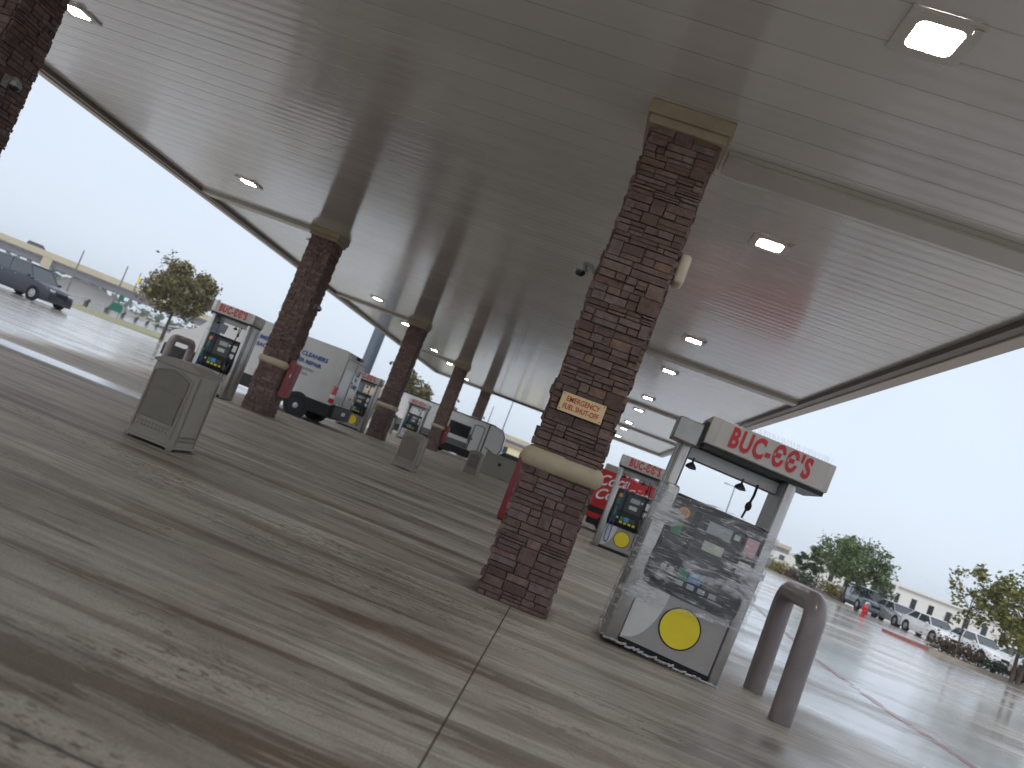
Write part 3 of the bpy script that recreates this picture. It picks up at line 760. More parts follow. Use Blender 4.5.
# film round the head and the left frame
bm = bmesh.new(); rr = random.Random(9); NX, NZ = 46, 40
prof = [(-.64, .55), (-.65, .25), (-.65, -.01), (-.61, -.05), (-.48, -.07), (-.25, -.10), (0, -.11), (.25, -.11), (.5, -.08), (.63, -.03), (.64, .2), (.64, .5)]
def pathpt(t):
    t *= len(prof)-1; i = min(int(t), len(prof)-2); f = t-i
    return prof[i][0]*(1-f)+prof[i+1][0]*f, prof[i][1]*(1-f)+prof[i+1][1]*f
from mathutils import noise as mn
grid = []
for j in range(NZ+1):
    row = []
    for i in range(NX+1):
        x, y = pathpt(i/NX); front = .18 < i/NX < .86
        z0 = .58-.10*math.sin(i/NX*5.2)-.25*max(0, i/NX-.6); z1 = 1.63+.03*math.sin(i/NX*14)
        if x < -.59: z0, z1 = .03, 1.76
        z = z0+(z1-z0)*j/NZ
        w = mn.noise(Vector((x*6+z*1.5, y*6, z*22)))*.022+mn.noise(Vector((x*20, y*9, z*9+x*7)))*.014
        row.append(bm.verts.new((x+(w if not front else 0)-(.006 if x < -.59 else 0), y-(w if front else 0)-(.012 if front else 0)-(.09 if front and z < .7 and False else 0), z)))
    grid.append(row)
for j in range(NZ):
    for i in range(NX): bm.faces.new((grid[j][i], grid[j][i+1], grid[j+1][i+1], grid[j+1][i]))
link('plastic_film', bm, M['film'], dispA, True)
bm = bmesh.new()
for i in range(26):   # crumpled film skirt at the foot
    x = -.60+i*.046; tube(bm, [(x, -.02+rr.uniform(-.02, .02), .02), (x+.05, -.03+rr.uniform(-.03, .02), .035+rr.uniform(-.012, .02))], .012, 5)
link('film_skirt', bm, pm('film_skirt', (.5, .5, .5), .3, var=.3, scale=30), dispA, True)

dispB = make_dispenser(False)
DL = {('R', 1): 'fuel pump right of the middle column in front of the red van', ('R', 2): 'fuel pump directly behind the second right-hand pump and red van',
      ('L', 1): 'left fuel pump behind the nearest trash can and beside the van column', ('L', 2): 'fuel pump at the tail of the white van', ('L', 3): 'fuel pump between the two farther trash cans and columns, before the camper',
      ('R', 3): 'fuel pump far back in the right-hand row, fourth from the camera', ('L', 4): 'fuel pump by the farthest left column'}
firstB = True
for (sd, k), lb in DL.items():
    o = dispB if firstB else copy_tree(dispB); firstB = False
    o.location = (1.43 if sd == 'R' else (-10.35 if k == 2 else -10.68), 21.75+S*(k-1), 0)
    tag(o, lb, 'fuel pump', 'fuel pumps under the canopy')

# ------------------------------------------------------------------ U bollards
def make_bollard():
    r = empty('bollard'); bm = bmesh.new()
    tube(bm, bend([(0, -.58, 0), (0, -.58, 1.13), (0, .58, 1.13), (0, .58, 0)], .22, 8), .108, 18)
    link('hoop', bm, M['bollard'], r, True)
    bm = bmesh.new(); bx(bm, -.30, .30, -.85, .85, 0, .004); link('foot_grout', bm, pm('grout_pad', (.20, .18, .155), .6, var=.2, scale=8), r) if False else bm.free()
    return r
bo = make_bollard(); bo.location = (2.46, 8.60, 0)
tag(bo, 'thick mauve-brown hoop bollard right of the wrapped fuel pump', 'bollard', 'hoop bollards beside the pumps')
for x, y, lb in ((2.46, 8.6+S, 'hoop bollard beside the second pump of the right row'), (-11.88, 22.0, 'hoop bollard showing above the nearest trash can'),
                 (-11.88, 35.2, 'hoop bollard left of the pump at the van tail'), (-11.88, 48.4, 'hoop bollard left of the far pump before the camper')):
    o = copy_tree(bo); o.location = (x, y, 0); tag(o, lb, 'bollard', 'hoop bollards beside the pumps')

# ------------------------------------------------------------------ trash cans
def make_can():
    r = empty('trash_can'); w, d = .31, .31
    bm = bmesh.new()                                # body, slightly wider at the foot
    rings = []
    for z, e in ((.03, .012), (.06, .012), (.065, 0), (.93, -.012), (.95, -.015)):
        a, b, c = w+e, d+e, .05; ring = []
        for cx, cy, s in ((a-c, b-c, 0), (-a+c, b-c, 1), (-a+c, -b+c, 2), (a-c, -b+c, 3)):
            for i in range(5):
                t = PI/2*(s+i/4); ring.append((cx+c*math.cos(t), cy+c*math.sin(t), z))
        rings.append(ring)
    loft(bm, rings); link('can_body', bm, M['can'], r, True)
    bm = bmesh.new()                                # arched lid, arch across x
    prof = [(-w-.004, .952)]+[(-(w+.004)+(2*w+.008)*i/14, .985+.075*math.sin(PI*i/14)) for i in range(15)]+[(w+.004, .952)]
    prism(bm, prof, 'y', -d-.004, d+.004, .008); link('lid', bm, M['can'], r, True)
    bm = bmesh.new()
    for sx in (-1, 1):
        for sy in (-1, 1): bx(bm, sx*w-.06 if sx > 0 else -w, w if sx > 0 else -w+.06, (d-.06) if sy > 0 else -d, d if sy > 0 else -d+.06, 0, .032, .006)
    link('foot', bm, M['can'], r)
    for sgn in (-1,):
        yf = -d-.003
        bm = bmesh.new()                            # frame around the arched opening
        o_ = [(-.262, .13), (-.262, .85)]+[(-.262+.524*i/12, .85+.085*math.sin(PI*i/12)) for i in range(1, 12)]+[(.262, .85), (.262, .13)]
        i_ = [(-.246, .15), (-.246, .84)]+[(-.246+.492*i/12, .84+.078*math.sin(PI*i/12)) for i in range(1, 12)]+[(.246, .84), (.246, .15)]
        for (a, b), (c, dd) in zip(zip(o_, o_[1:]), zip(i_, i_[1:])):
            vs = [bm.verts.new((p[0], y, p[1])) for y in (yf+.001, yf-.014) for p in (a, b, dd, c)]
            for f in ((0, 1, 2, 3), (4, 5, 6, 7), (0, 1, 5, 4), (1, 2, 6, 5), (2, 3, 7, 6), (3, 0, 4, 7)): bm.faces.new([vs[i] for i in f])
        bmesh.ops.recalc_face_normals(bm, faces=bm.faces); link('door_frame', bm, M['can'], r)
        bm = bmesh.new(); pl = [(-.225, .665), (-.225, .825)]+[(-.225+.45*i/12, .825+.07*math.sin(PI*i/12)) for i in range(1, 12)]+[(.225, .825), (.225, .665)]
        prism(bm, pl, 'y', yf, yf-.004); link('push_flap', bm, M['can_dark'], r)
        bm = bmesh.new(); bx(bm, -.215, .215, yf-.008, yf-.001, .29, .650, .004); link('door', bm, M['can_dark'], r)
    bm = bmesh.new()
    for i in range(9):
        for j in range(2): bx(bm, -.20+i*.047, -.188+i*.047, yf-.004, yf-.0005, .175+j*.045, .20+j*.045)
    for i in range(9):
        for j in range(2): bx(bm, w+.001, w+.006, -.20+i*.047, -.185+i*.047, .115+j*.05, .145+j*.05)
    link('vent_slots', bm, M['can_dark'], r)
    bm = bmesh.new(); bx(bm, w-.002, w+.014, -.24, -.225, .06, .93); link('side_rib', bm, M['can'], r); bm = bmesh.new(); bx(bm, w-.002, w+.014, .225, .24, .06, .93); link('side_rib', bm, M['can'], r)
    return r
can = make_can(); can.location = (-4.97, 9.62, 0)
tag(can, 'large taupe plastic trash can standing alone on the concrete, nearest of three', 'trash can', 'trash cans between the columns')
for i, (p, lb) in enumerate((((-4.72, 22.5, 0), 'taupe trash can left of the camper column, middle one of three'), ((-4.72, 36.2, 0), 'smallest and farthest taupe trash can, in front of the camper trailer'))):
    o = copy_tree(can); o.location = p; o.rotation_euler.z = R(-2*(i+1)); tag(o, lb, 'trash can', 'trash cans between the columns')

# ------------------------------------------------------------------ vehicles
def wheel(parent, x, y, rad, wid, side):
    bm = bmesh.new(); h = wid/2
    lathe(bm, [(rad*.60, -h*.8), (rad*.93, -h), (rad, -h*.7), (rad, h*.7), (rad*.93, h), (rad*.60, h*.8)], 24, 'y', (x, y, rad))
    w = link('wheel', bm, M['rubber'], parent, True)
    bm = bmesh.new(); f = y+side*h*.82
    lathe(bm, [(rad*.60, f-side*.004), (rad*.58, f+side*.006), (rad*.12, f+side*.02)], 20, 'y', (x, 0, rad)); nf = len(bm.faces)
    for k in range(5):
        a = 2*PI*k/5+.3; cx, cz = x+math.cos(a)*rad*.36, rad+math.sin(a)*rad*.36
        lathe(bm, [(rad*.10, f+side*.014), (rad*.10, f+side*.022)], 8, 'y', (cx, 0, cz))
    for i, f_ in enumerate(bm.faces): f_.material_index = int(i >= nf)
    link('rim', bm, [M['chrome'], M['slot']], w)

def make_car(name, paint, L=4.7, W=1.82, H=1.45, kind='sedan'):
    """x forward; wheels on z=0"""
    r = empty(name); hw = W/2; rad = .33 if kind == 'sedan' else .37; zb = .20
    belt = H*.62
    if kind == 'sedan':
        top = [(-.5, .60), (-.47, .66), (-.40, .70), (-.30, .70), (0, .67), (.2, .66), (.33, .60), (.44, .52), (.49, .42), (.5, .34)]
        gh = [(-.40, -.27), (.20, .05)]
    else:
        top = [(-.5, .50), (-.49, .60), (-.45, .64), (-.30, .64), (0, .62), (.2, .61), (.34, .58), (.44, .53), (.49, .44), (.5, .36)]
        gh = [(-.485, -.44), (.22, .08)]
    rings = []
    for t, z in top:
        x = t*L; zt = z*H; w = hw*(1-.16*max(0, (abs(t)-.38)/.12)**1.6); b0 = zb+(.05 if abs(t) > .46 else 0)
        rings.append([(x, -w*.93, b0), (x, -w, b0+.15), (x, -w, zt-.16), (x, -w*.95, zt-.04), (x, -w*.80, zt), (x, 0, zt+.015), (x, w*.80, zt), (x, w*.95, zt-.04), (x, w, zt-.16), (x, w, b0+.15), (x, w*.93, b0)])
    bm = bmesh.new(); loft(bm, rings); link('body', bm, paint, r, True)
    (rb, rt), (fb, ft) = gh
    zbel = H*.62 if kind != 'sedan' else H*.64
    bm = bmesh.new()
    def sec(x, z, w): return [(x, -w, z), (x, w, z)]
    b_ = [(rb*L, zbel, hw*.86), (fb*L, zbel, hw*.86)]; t_ = [(rt*L, H-.035, hw*.68), (ft*L, H-.035, hw*.68)]
    vb = [bm.verts.new((b_[0][0], -hw*.86, zbel)), bm.verts.new((b_[1][0], -hw*.86, zbel-.03)), bm.verts.new((b_[1][0], hw*.86, zbel-.03)), bm.verts.new((b_[0][0], hw*.86, zbel))]
    vt = [bm.verts.new((t_[0][0], -hw*.68, H-.035)), bm.verts.new((t_[1][0], -hw*.68, H-.035)), bm.verts.new((t_[1][0], hw*.68, H-.035)), bm.verts.new((t_[0][0], hw*.68, H-.035))]
    bm.faces.new(vb); bm.faces.new(vt)
    for i in range(4): bm.faces.new((vb[i], vb[(i+1) % 4], vt[(i+1) % 4], vt[i]))
    bmesh.ops.recalc_face_normals(bm, faces=bm.faces); link('windows', bm, M['glassveh'], r)
    bm = bmesh.new(); xr0, xr1 = t_[0][0], t_[1][0]; xm = (xr0+xr1)/2
    loft(bm, [[(x, -w, H-.05), (x, -w*.9, z), (x, 0, z+.012), (x, w*.9, z), (x, w, H-.05)] for x, z, w in ((xr0-.06, H-.03, hw*.68), (xr0+.1, H-.005, hw*.71), (xm, H, hw*.72), (xr1-.1, H-.008, hw*.71), (xr1+.06, H-.035, hw*.68))])
    link('roof', bm, paint, r, True)
    for sy in (-1, 1):
        for (bx0, tx0) in ((rb*L, rt*L), (fb*L, ft*L), ((rb+fb)/2*L-.1, (rt+ft)/2*L-.1)):
            bm = bmesh.new(); tube(bm, [(bx0, sy*hw*.87, zbel-.03), (tx0, sy*hw*.69, H-.03)], .03, 6); link('pillar', bm, paint, r)
    for sy in (-1, 1):
        bm = bmesh.new(); bx(bm, .455*L, .492*L, sy*hw*.62-.14, sy*hw*.62+.14, H*.40, H*.48, .02); link('headlight', bm, M['headlamp'], r)
        bm = bmesh.new(); bx(bm, -.505*L, -.48*L, sy*hw*.70-.12, sy*hw*.70+.12, H*.46, H*.56, .02); link('tail_light', bm, M['taillamp'], r)
        bm = bmesh.new(); bx(bm, fb*L-.25, fb*L-.08, sy*(hw+.08)-.06, sy*(hw+.08)+.06, zbel-.02, zbel+.11, .02); link('mirror', bm, paint, r)
        bm = bmesh.new(); bx(bm, -.1, -.0, sy*(hw+.006)-.01, sy*(hw+.006)+.01, zbel-.14, zbel-.11); bx(bm, -1.1, -1.0, sy*(hw+.006)-.01, sy*(hw+.006)+.01, zbel-.14, zbel-.11); link('door_handle', bm, M['chrome'], r)
        for xw in (-.29*L, .305*L):
            bm = bmesh.new(); lathe(bm, [(rad+.065, sy*(hw-.05)), (rad+.06, sy*(hw+.006))], 24, 'y', (xw, 0, rad+.01)); link('wheel_arch', bm, M['black'], r)
            wheel(r, xw, sy*(hw-.085), rad, .21, sy)
    bm = bmesh.new(); bx(bm, .488*L, .504*L, -hw*.38, hw*.38, H*.33, H*.44, .01); link('grille', bm, M['black'], r)
    bm = bmesh.new(); bx(bm, .485*L, .51*L, -hw*.80, hw*.80, zb+.03, zb+.16, .02); bx(bm, -.51*L, -.485*L, -hw*.80, hw*.80, zb+.05, zb+.2, .02); link('bumper', bm, M['charcoal'], r)
    return r

def put(o, x, y, deg, label, cat, group=None, z=0):
    o.location = (x, y, z); o.rotation_euler.z = R(deg); return tag(o, label, cat, group)

suv = make_car('moving_suv', M['p_navy'], 4.9, 1.95, 1.85, 'suv')
put(suv, -31.6, 41.0, -10, 'dark navy suv driving across the wet lot at the far left edge', 'suv')
cw = make_car('parked_car', M['p_white'], 4.7, 1.84, 1.46)
put(cw, 23.2, 53.5, -80, 'white sedan just behind the red painted kerb tip', 'car', 'cars parked beyond the planting island')
G = 'cars parked beyond the planting island'
cs = make_car('parked_suv', M['p_grey'], 4.7, 1.88, 1.68, 'suv'); put(cs, 21.3, 60.5, -88, 'slate grey suv under the big green tree, first of the parked row', 'suv', G)
c2 = make_car('parked_car', M['p_silver'], 4.7, 1.82, 1.44); put(c2, 22.6, 57.5, -84, 'silver grey sedan between the slate suv and the first white car', 'car', G)
c3 = cw
c4 = copy_tree(cw); put(c4, 24.8, 51.0, -78, 'white sedan behind the left end of the reddish hedge', 'car', G)
c5 = copy_tree(cw); put(c5, 26.6, 48.6, -76, 'white sedan behind the thin young tree', 'car', G)
c6 = make_car('parked_suv', M['p_silver'], 4.6, 1.85, 1.66, 'suv'); put(c6, 26.9, 45.0, -74, 'silver suv between the thin tree and the tree at the right edge', 'suv', G)
c8 = copy_tree(cw); put(c8, 25.0, 43.2, -74, 'white sedan just left of the tree trunks at the right edge', 'car', G)
c7 = copy_tree(cw); put(c7, 29.6, 43.8, -74, 'white car partly behind the tree at the right edge', 'car', G)
cd = make_car('parked_car', M['black'], 4.6, 1.8, 1.45); put(cd, -5.2, 62.5, 20, 'black car behind the low beige wall far back', 'car')

# white work van, rear to the right (local x forward)
van = empty('work_van')
L_, W_, H_ = 6.6, 2.3, 2.76; zb = .42
prof = [(-2.8, zb), (-2.8, 1.0), (-2.77, 2.55), (-2.73, 2.70), (-2.62, 2.76), (1.6, 2.74), (2.1, 2.60), (2.85, 1.60), (3.6, 1.30), (3.75, .9), (3.75, zb)]
bm = bmesh.new(); hw = W_/2
def vsec(s, k):
    return [(x, s*k if z < 1.3 else s*(k-(z-1.3)*.10), z) for x, z in prof]
loft(bm, [vsec(-1, hw-.05), vsec(-1, hw), vsec(1, hw), vsec(1, hw-.05)][1:3]); bmesh.ops.bevel(bm, geom=[e for e in bm.edges], offset=.05, segments=2, affect='EDGES')
vb = link('body', bm, pm('greyed_white_paint', (.50, .50, .495), .32, var=.05, scale=1.5, coat=.5, dirt=(.40, .385, .36)), van, True)  # white lowered evenly to grey, plus random dirt patches
bm = bmesh.new(); bx(bm, -2.83, 3.70, -hw-.012, hw+.012, .34, .80, .03); link('rocker_panel', bm, M['black'], van, True)
bm = bmesh.new(); bx(bm, -2.93, -2.80, -hw*.95, hw*.95, .38, .84, .03); link('rear_bumper', bm, M['black'], van, True)
bm = bmesh.new(); bx(bm, -2.812, -2.80, -.012, .012, .70, 2.45); bx(bm, -2.812, -2.80, -hw+.1, hw-.1, 2.50, 2.515); link('door_gap', bm, M['slot'], vb)
bm = bmesh.new(); bx(bm, -2.86, -2.70, -.25, .12, 2.60, 2.72, .02); link('brake_light', bm, M['black'], van)
for sy in (-1, 1):
    bm = bmesh.new(); bx(bm, -2.825, -2.64, sy*(hw-.025)-.05, sy*(hw-.025)+.05, .86, 1.46, .03, 3); tl = link('tail_light', bm, M['taillamp'], van, True)
    bm = bmesh.new(); bx(bm, -2.83, -2.63, sy*(hw-.024)-.053, sy*(hw-.024)+.053, 1.02, 1.16, .008); link('reverse_lens', bm, M['headlamp'], tl)
    for xw in (-1.62, 2.65):
        bm = bmesh.new(); lathe(bm, [(.46, sy*(hw-.1)), (.455, sy*(hw+.014))], 28, 'y', (xw, 0, .40)); link('wheel_arch', bm, M['black'], van)
        wheel(van, xw, sy*(hw-.10), .365, .24, sy)
bm = bmesh.new(); bx(bm, 1.75, 2.45, -hw+.05, hw-.05, 1.5, 2.1, .02); link('cab_window', bm, M['glassveh'], van)
bm = bmesh.new(); bx(bm, -2.836, -2.80, .55, .75, .80, .92, .004); bx(bm, -2.94, -2.932, -.3, .1, .55, .68); link('licence_plate', bm, M['white'], van)
# the side that faces the camera is local +y once the van points to -x
def side_text(s, size, x, z, mat, bold=.01, shear=0):
    return text('lettering', s, size, mat, vb, (x, hw-max(0, (z-1.3))*.10+.006, z), rot=(PI/2+R(-5.7), 0, PI), ext=.003, bold=bold, shear=shear, align='CENTER')
side_text('PLUMBING & DRAIN CLEANERS', .21, -.62, 2.16, M['vantext'], .03)
side_text('BACKFLOW & SEWER REPAIR', .19, -.70, 1.90, M['vantext'], .03)
side_text('COMMERCIAL  RESIDENTIAL', .12, -1.0, 1.66, M['greytext']); side_text('24 HOUR SERVICE', .12, -1.1, 1.48, M['greytext'])
side_text('LICENSED & INSURED', .10, -.6, 1.0, M['greytext'])
for i, (s_, z) in enumerate((('Call', 2.15), ('Us', 1.92), ('Today', 1.68))):
    text('lettering', s_, .30 if i != 1 else .22, M['vantext'], vb, (-2.80+max(0, z-1.0)*.0194-.006, -.5, z), rot=(PI/2, 0, -PI/2), ext=.002, bold=.01)
bm = bmesh.new(); bx(bm, -2.812, -2.801, -.75, -.52, 1.16, 1.24, .002); link('red_badge', bm, M['taillamp'], vb)
put(van, -8.85-2.85, 28.45, 180, 'white high-roof work van with blue lettering parked behind the stone column', 'van')

# red delivery van with white script
rv = empty('delivery_van'); bm = bmesh.new()
bx(bm, -2.1, 2.5, -.95, .95, .42, 2.12, .06, 3); b_ = link('body', bm, M['cokered'], rv, True)
bm = bmesh.new(); bx(bm, -2.12, 2.52, -.965, .965, .62, .82, .01); link('side_stripe', bm, M['black'], rv)
bm = bmesh.new(); bx(bm, -2.22, -2.09, -.93, .93, .26, .42, .02); link('bumper', bm, M['steel_dull'], rv)
bm = bmesh.new(); bx(bm, -2.0, 2.4, -.90, .90, .22, .42); link('chassis', bm, M['black'], rv)
bm = bmesh.new(); bx(bm, -2.0, -1.5, -.75, .1, 2.10, 2.34, .02); link('roof_box', bm, M['panel_grey'], rv); bm = bmesh.new(); bx(bm, -.75, -.1, -.8, .0, 2.10, 2.28, .02); link('roof_box', bm, M['panel_grey'], rv)
for sy in (-1, 1):
    for xw in (-1.35, 1.6): wheel(rv, xw, sy*.86, .34, .22, sy)
def script(x, z, size, s='Coca'):
    return text('lettering', s, size, M['white'], b_, (x, -.956, z), ext=.002, bold=.012, shear=.45, sx=1.05)
text('lettering', 'Coca', .50, M['white'], b_, (-1.62, -.958, 1.80), ext=.002, bold=.014, shear=.5, rot=(PI/2, R(-12), 0))
text('lettering', 'Cola', .50, M['white'], b_, (-1.62, -.958, 1.32), ext=.002, bold=.014, shear=.5, rot=(PI/2, R(-12), 0))
text('lettering', 'Coca-Cola', .36, M['white'], b_, (-.35, -.958, 1.72), ext=.002, bold=.012, shear=.5, rot=(PI/2, R(-8), 0))
put(rv, .50+2.1, 28.9, 0, 'red delivery van with white script lettering behind the second fuel pump', 'van')

# camper trailer
tr = empty('camper_trailer'); hw = 1.15; bm = bmesh.new()
prof = [(-4.5, .55), (-4.5, 2.85), (3.0, 2.80), (3.55, 2.70), (3.78, 2.35), (3.85, 1.5), (3.7, 1.02), (3.0, .72), (2.6, .55)]
prism(bm, prof, 'y', -hw, hw, .03); tb = link('body', bm, M['rvwhite'], tr)
bm = bmesh.new(); bx(bm, -4.52, 1.62, -hw-.012, -hw-.002, .72, 1.10); link('lower_skirt', bm, M['rvgrey'], tb)
bm = bmesh.new(); bx(bm, -4.4, 2.55, -hw-.006, -hw+.3, .22, .72, .02); link('underbody', bm, M['black'], tr)
bm = bmesh.new(); bx(bm, -4.5, 3.0, -hw-.02, -hw+.02, 2.80, 2.88); tube(bm, [(3.0, -hw, 2.82), (3.56, -hw, 2.71), (3.79, -hw, 2.35), (3.86, -hw, 1.5), (3.71, -hw, 1.02)], .03, 6); bx(bm, 2.58, 2.66, -hw-.016, -hw-.003, .60, 2.80); link('black_trim', bm, M['black'], tb)
bm = bmesh.new(); bx(bm, .10, 1.45, -hw-.03, -hw-.002, 1.45, 2.15, .02); wn = link('window', bm, M['glassdark'], tr)
bm = bmesh.new(); bx(bm, .03, 1.52, -hw-.022, -hw-.0015, 1.38, 2.22); link('window_frame', bm, M['black'], wn)
bm = bmesh.new()
for a, b in (((1.68, .62), (1.68, 2.40)), ((1.68, 2.40), (1.78, 2.50)), ((1.78, 2.50), (2.28, 2.50)), ((2.28, 2.50), (2.38, 2.40)), ((2.38, 2.40), (2.38, .62))): tube(bm, [(a[0], -hw-.012, a[1]), (b[0], -hw-.012, b[1])], .026, 5)
dr = link('door', bm, M['black'], tr)
bm = bmesh.new(); bx(bm, 1.56, 1.62, -hw-.05, -hw-.03, 1.2, 1.75, .01); tube(bm, [(1.59, -hw-.05, 1.25), (1.59, -hw, 1.25)], .012, 5); bx(bm, 1.73, 1.83, -hw-.04, -hw-.004, 1.42, 1.54, .01); link('handle', bm, M['black'], dr)
bm = bmesh.new(); prism(bm, [(2.75, 1.35), (3.8, 1.00), (3.7, .90), (2.85, 1.26)], 'y', -hw-.01, -hw-.003); link('swoosh_decal', bm, M['black'], tb)
bm = bmesh.new(); bx(bm, -1.0, .0, -.4, .5, 2.83, 3.10, .06, 3); link('roof_unit', bm, pm('roof_unit', (.45, .46, .46), .5), tr, True)
bm = bmesh.new(); bx(bm, 1.0, 1.7, -.5, .3, 2.81, 2.93, .03); link('roof_vent', bm, M['white'], tr)
bm = bmesh.new(); bx(bm, -4.3, 2.7, -hw+.08, hw-.08, .36, .56); tube(bm, [(2.6, -.5, .48), (4.9, 0, .45)], .05, 6); tube(bm, [(2.6, .5, .48), (4.9, 0, .45)], .05, 6); link('chassis', bm, M['black'], tr)
bm = bmesh.new(); tube(bm, [(2.35, -hw+.05, .55), (2.35, -hw+.05, 0.0)], .04, 6); tube(bm, [(2.9, -.9, .6), (2.9, -.9, 0.0)], .04, 6); tube(bm, [(4.4, 0, .5), (4.4, 0, 0)], .04, 6); link('jack_leg', bm, M['black'], tr)
for sy in (-1, 1):
    for xw in (-1.1, -.25): wheel(tr, xw, sy*(hw-.16), .36, .22, sy)
put(tr, -9.55, 54.6, 3, 'white camper trailer with black trim parked beyond the far pumps', 'camper')

# low beige wall
w = tag(empty('low_wall', (-3.95, 44.0, 0)), 'low beige concrete wall with two round holes beside the camper nose', 'wall')
bm = bmesh.new(); bx(bm, -1.35, 1.35, -.18, .18, 0, 1.12, .02); link('wall_panel', bm, pm('beige_block', (.30, .29, .24), .7, var=.08), w)
for x in (-.45, .55): disc('hole', x, -.181, .72, .10, M['slot'], w)
bm = bmesh.new(); bx(bm, -1.38, 1.38, -.21, .21, 1.122, 1.18, .008); link('coping', bm, pm('beige_coping', (.36, .35, .29), .7), w)

# ------------------------------------------------------------------ vegetation
def leaves(bm, centres, per, size, rr):
    for c, rad in centres:
        for _ in range(per):
            v = Vector((rr.gauss(0, 1), rr.gauss(0, 1), rr.gauss(0, .8)))*rad*.5
            p = Vector(c)+v; s = size*rr.uniform(.6, 1.3)
            a = Vector((rr.uniform(-1, 1), rr.uniform(-1, 1), rr.uniform(-.6, .6))).normalized(); b = a.orthogonal().normalized()
            b = (Matrix.Rotation(rr.uniform(0, 6.28), 3, a) @ b)*s*.55; a = a*s
            bm.faces.new([bm.verts.new(q) for q in (p-a, p-b, p+a, p+b)])

def tree(name, loc, h, cr, cz, rxy, rz_, mat, seed, label, n=46, per=90, size=.11, lean=0, multi=1, tr=.11, group=None):
    rr = random.Random(seed); t = tag(empty(name, loc), label, 'tree', group)
    cent = []
    tries = 0
    while len(cent) < n and tries < 4000:
        tries += 1
        u = Vector((rr.uniform(-1, 1), rr.uniform(-1, 1), rr.uniform(-1, 1)))
        if u.length > 1 or u.length < .35: continue
        k = 1+.16*math.sin(3*math.atan2(u.y, u.x)+seed)
        cent.append(((u.x*rxy*k, u.y*rxy*k, cz+u.z*rz_), rr.uniform(.16, .30)*cr))
    bm = bmesh.new(); leaves(bm, cent, per, size, rr); link('crown', bm, mat, t)
    bm = bmesh.new()
    for m in range(multi):
        ox = (m-(multi-1)/2)*.25
        fork = cz-rz_*.55
        tube(bm, [(ox, 0, 0), (ox*1.4+lean*.4, 0, fork*.5), (ox*1.6+lean, 0, fork), (ox+lean, 0, cz+rz_*.3)], [tr, tr*.75, tr*.6, tr*.2], 8)
        for c, _ in cent[m::multi][:16]:
            z0 = fork+(c[2]-fork)*.25
            tube(bm, [(ox*1.5+lean, 0, z0-.1), (c[0]*.45, c[1]*.45, (z0+c[2])/2), c], [tr*.38, tr*.22, tr*.07], 5)
    link('trunk', bm, M['bark'], t)
    return t
tree('oak_tree', (-35.0, 61.5, 0), 6, 2.8, 4.3, 2.8, 2.1, M['leaf_oak'], 5, 'round olive-brown oak tree standing above the nearest trash can', n=75, per=130, size=.15, tr=.15)
tree('maple_tree', (19.4, 59.0, .1), 5, 2.4, 3.0, 2.45, 1.40, M['leaf_green'], 8, 'full green tree over the slate grey suv in the parking lot', n=60, per=110, size=.12, tr=.10)
tree('young_tree', (17.3, 37.3, .1), 4, 1.4, 2.7, 1.15, 1.35, M['leaf_yel'], 21, 'thin young yellow-green tree in front of the white parked cars', n=26, per=45, size=.10, tr=.045)
tree('young_tree', (18.6, 34.9, .1), 5, 1.9, 2.9, 1.75, 1.75, M['leaf_yel'], 33, 'bushy yellow-green tree with two trunks cut off by the right edge', n=46, per=90, size=.10, multi=2, tr=.09)
tree('small_tree', (19.9, 71.5, .1), 3, .9, 1.8, .95, .75, M['leaf_dark'], 14, 'small dark green tree left of the full green tree', n=18, per=70, size=.12, tr=.05)
tree('small_tree', (18.9, 64.0, .1), 3, 1.0, 2.4, 1.2, 1.0, M['leaf_green'], 15, 'green tree overlapping the left side of the full green tree', n=22, per=70, size=.12, tr=.05)
tree('distant_tree', (-18.6, 80, 0), 5, 1.8, 4.0, 1.9, 1.5, M['leaf_oak'], 17, 'bushy tree rising above the far pump before the camper', n=36, per=70, size=.17, tr=.12)
tree('distant_tree', (34, 92, 0), 4, 1.5, 2.2, 1.2, 1.1, M['leaf_dark'], 18, 'small dark tree before the white warehouse between parked cars', n=20, per=60, size=.15, tr=.08)

def shrub(loc, r_, h, mat, seed, label, group, name='shrub'):
    rr = random.Random(seed); cent = []
    for _ in range(9):
        a = rr.uniform(0, 6.28); q = rr.random()**.5*r_*.7
        cent.append(((math.cos(a)*q, math.sin(a)*q, h*rr.uniform(.3, .75)), r_*.75))
    t = tag(empty(name, loc), label, 'shrub', group)
    bm = bmesh.new(); leaves(bm, cent, 70, .07 if r_ < .7 else .12, rr)
    bmesh.ops.delete(bm, geom=[f for f in bm.faces if min(v.co.z for v in f.verts) < .02], context='FACES'); link('foliage', bm, mat, t)
    bm = bmesh.new()
    for k in range(4): tube(bm, [(0, 0, 0), (math.cos(k*1.6)*r_*.5, math.sin(k*1.6)*r_*.5, h*.6)], [.02, .008], 4)
    link('stem', bm, M['bark'], t); return t
names = ['first', 'second', 'third', 'fourth', 'fifth', 'sixth', 'seventh', 'eighth', 'ninth', 'tenth', 'eleventh', 'twelfth', 'thirteenth', 'fourteenth']
for i in range(13):
    t = i/12; x = 17.1+t*11; y = 38.2-t*5.3
    shrub((x, y, .1), .66, .58+.12*math.sin(i*2.3), M['leaf_red'] if i % 3 != 2 else M['leaf_dark'], 50+i,
          f'low reddish hedge shrub on the planting island, {names[i]} from the red kerb', 'reddish shrubs along the planting island')
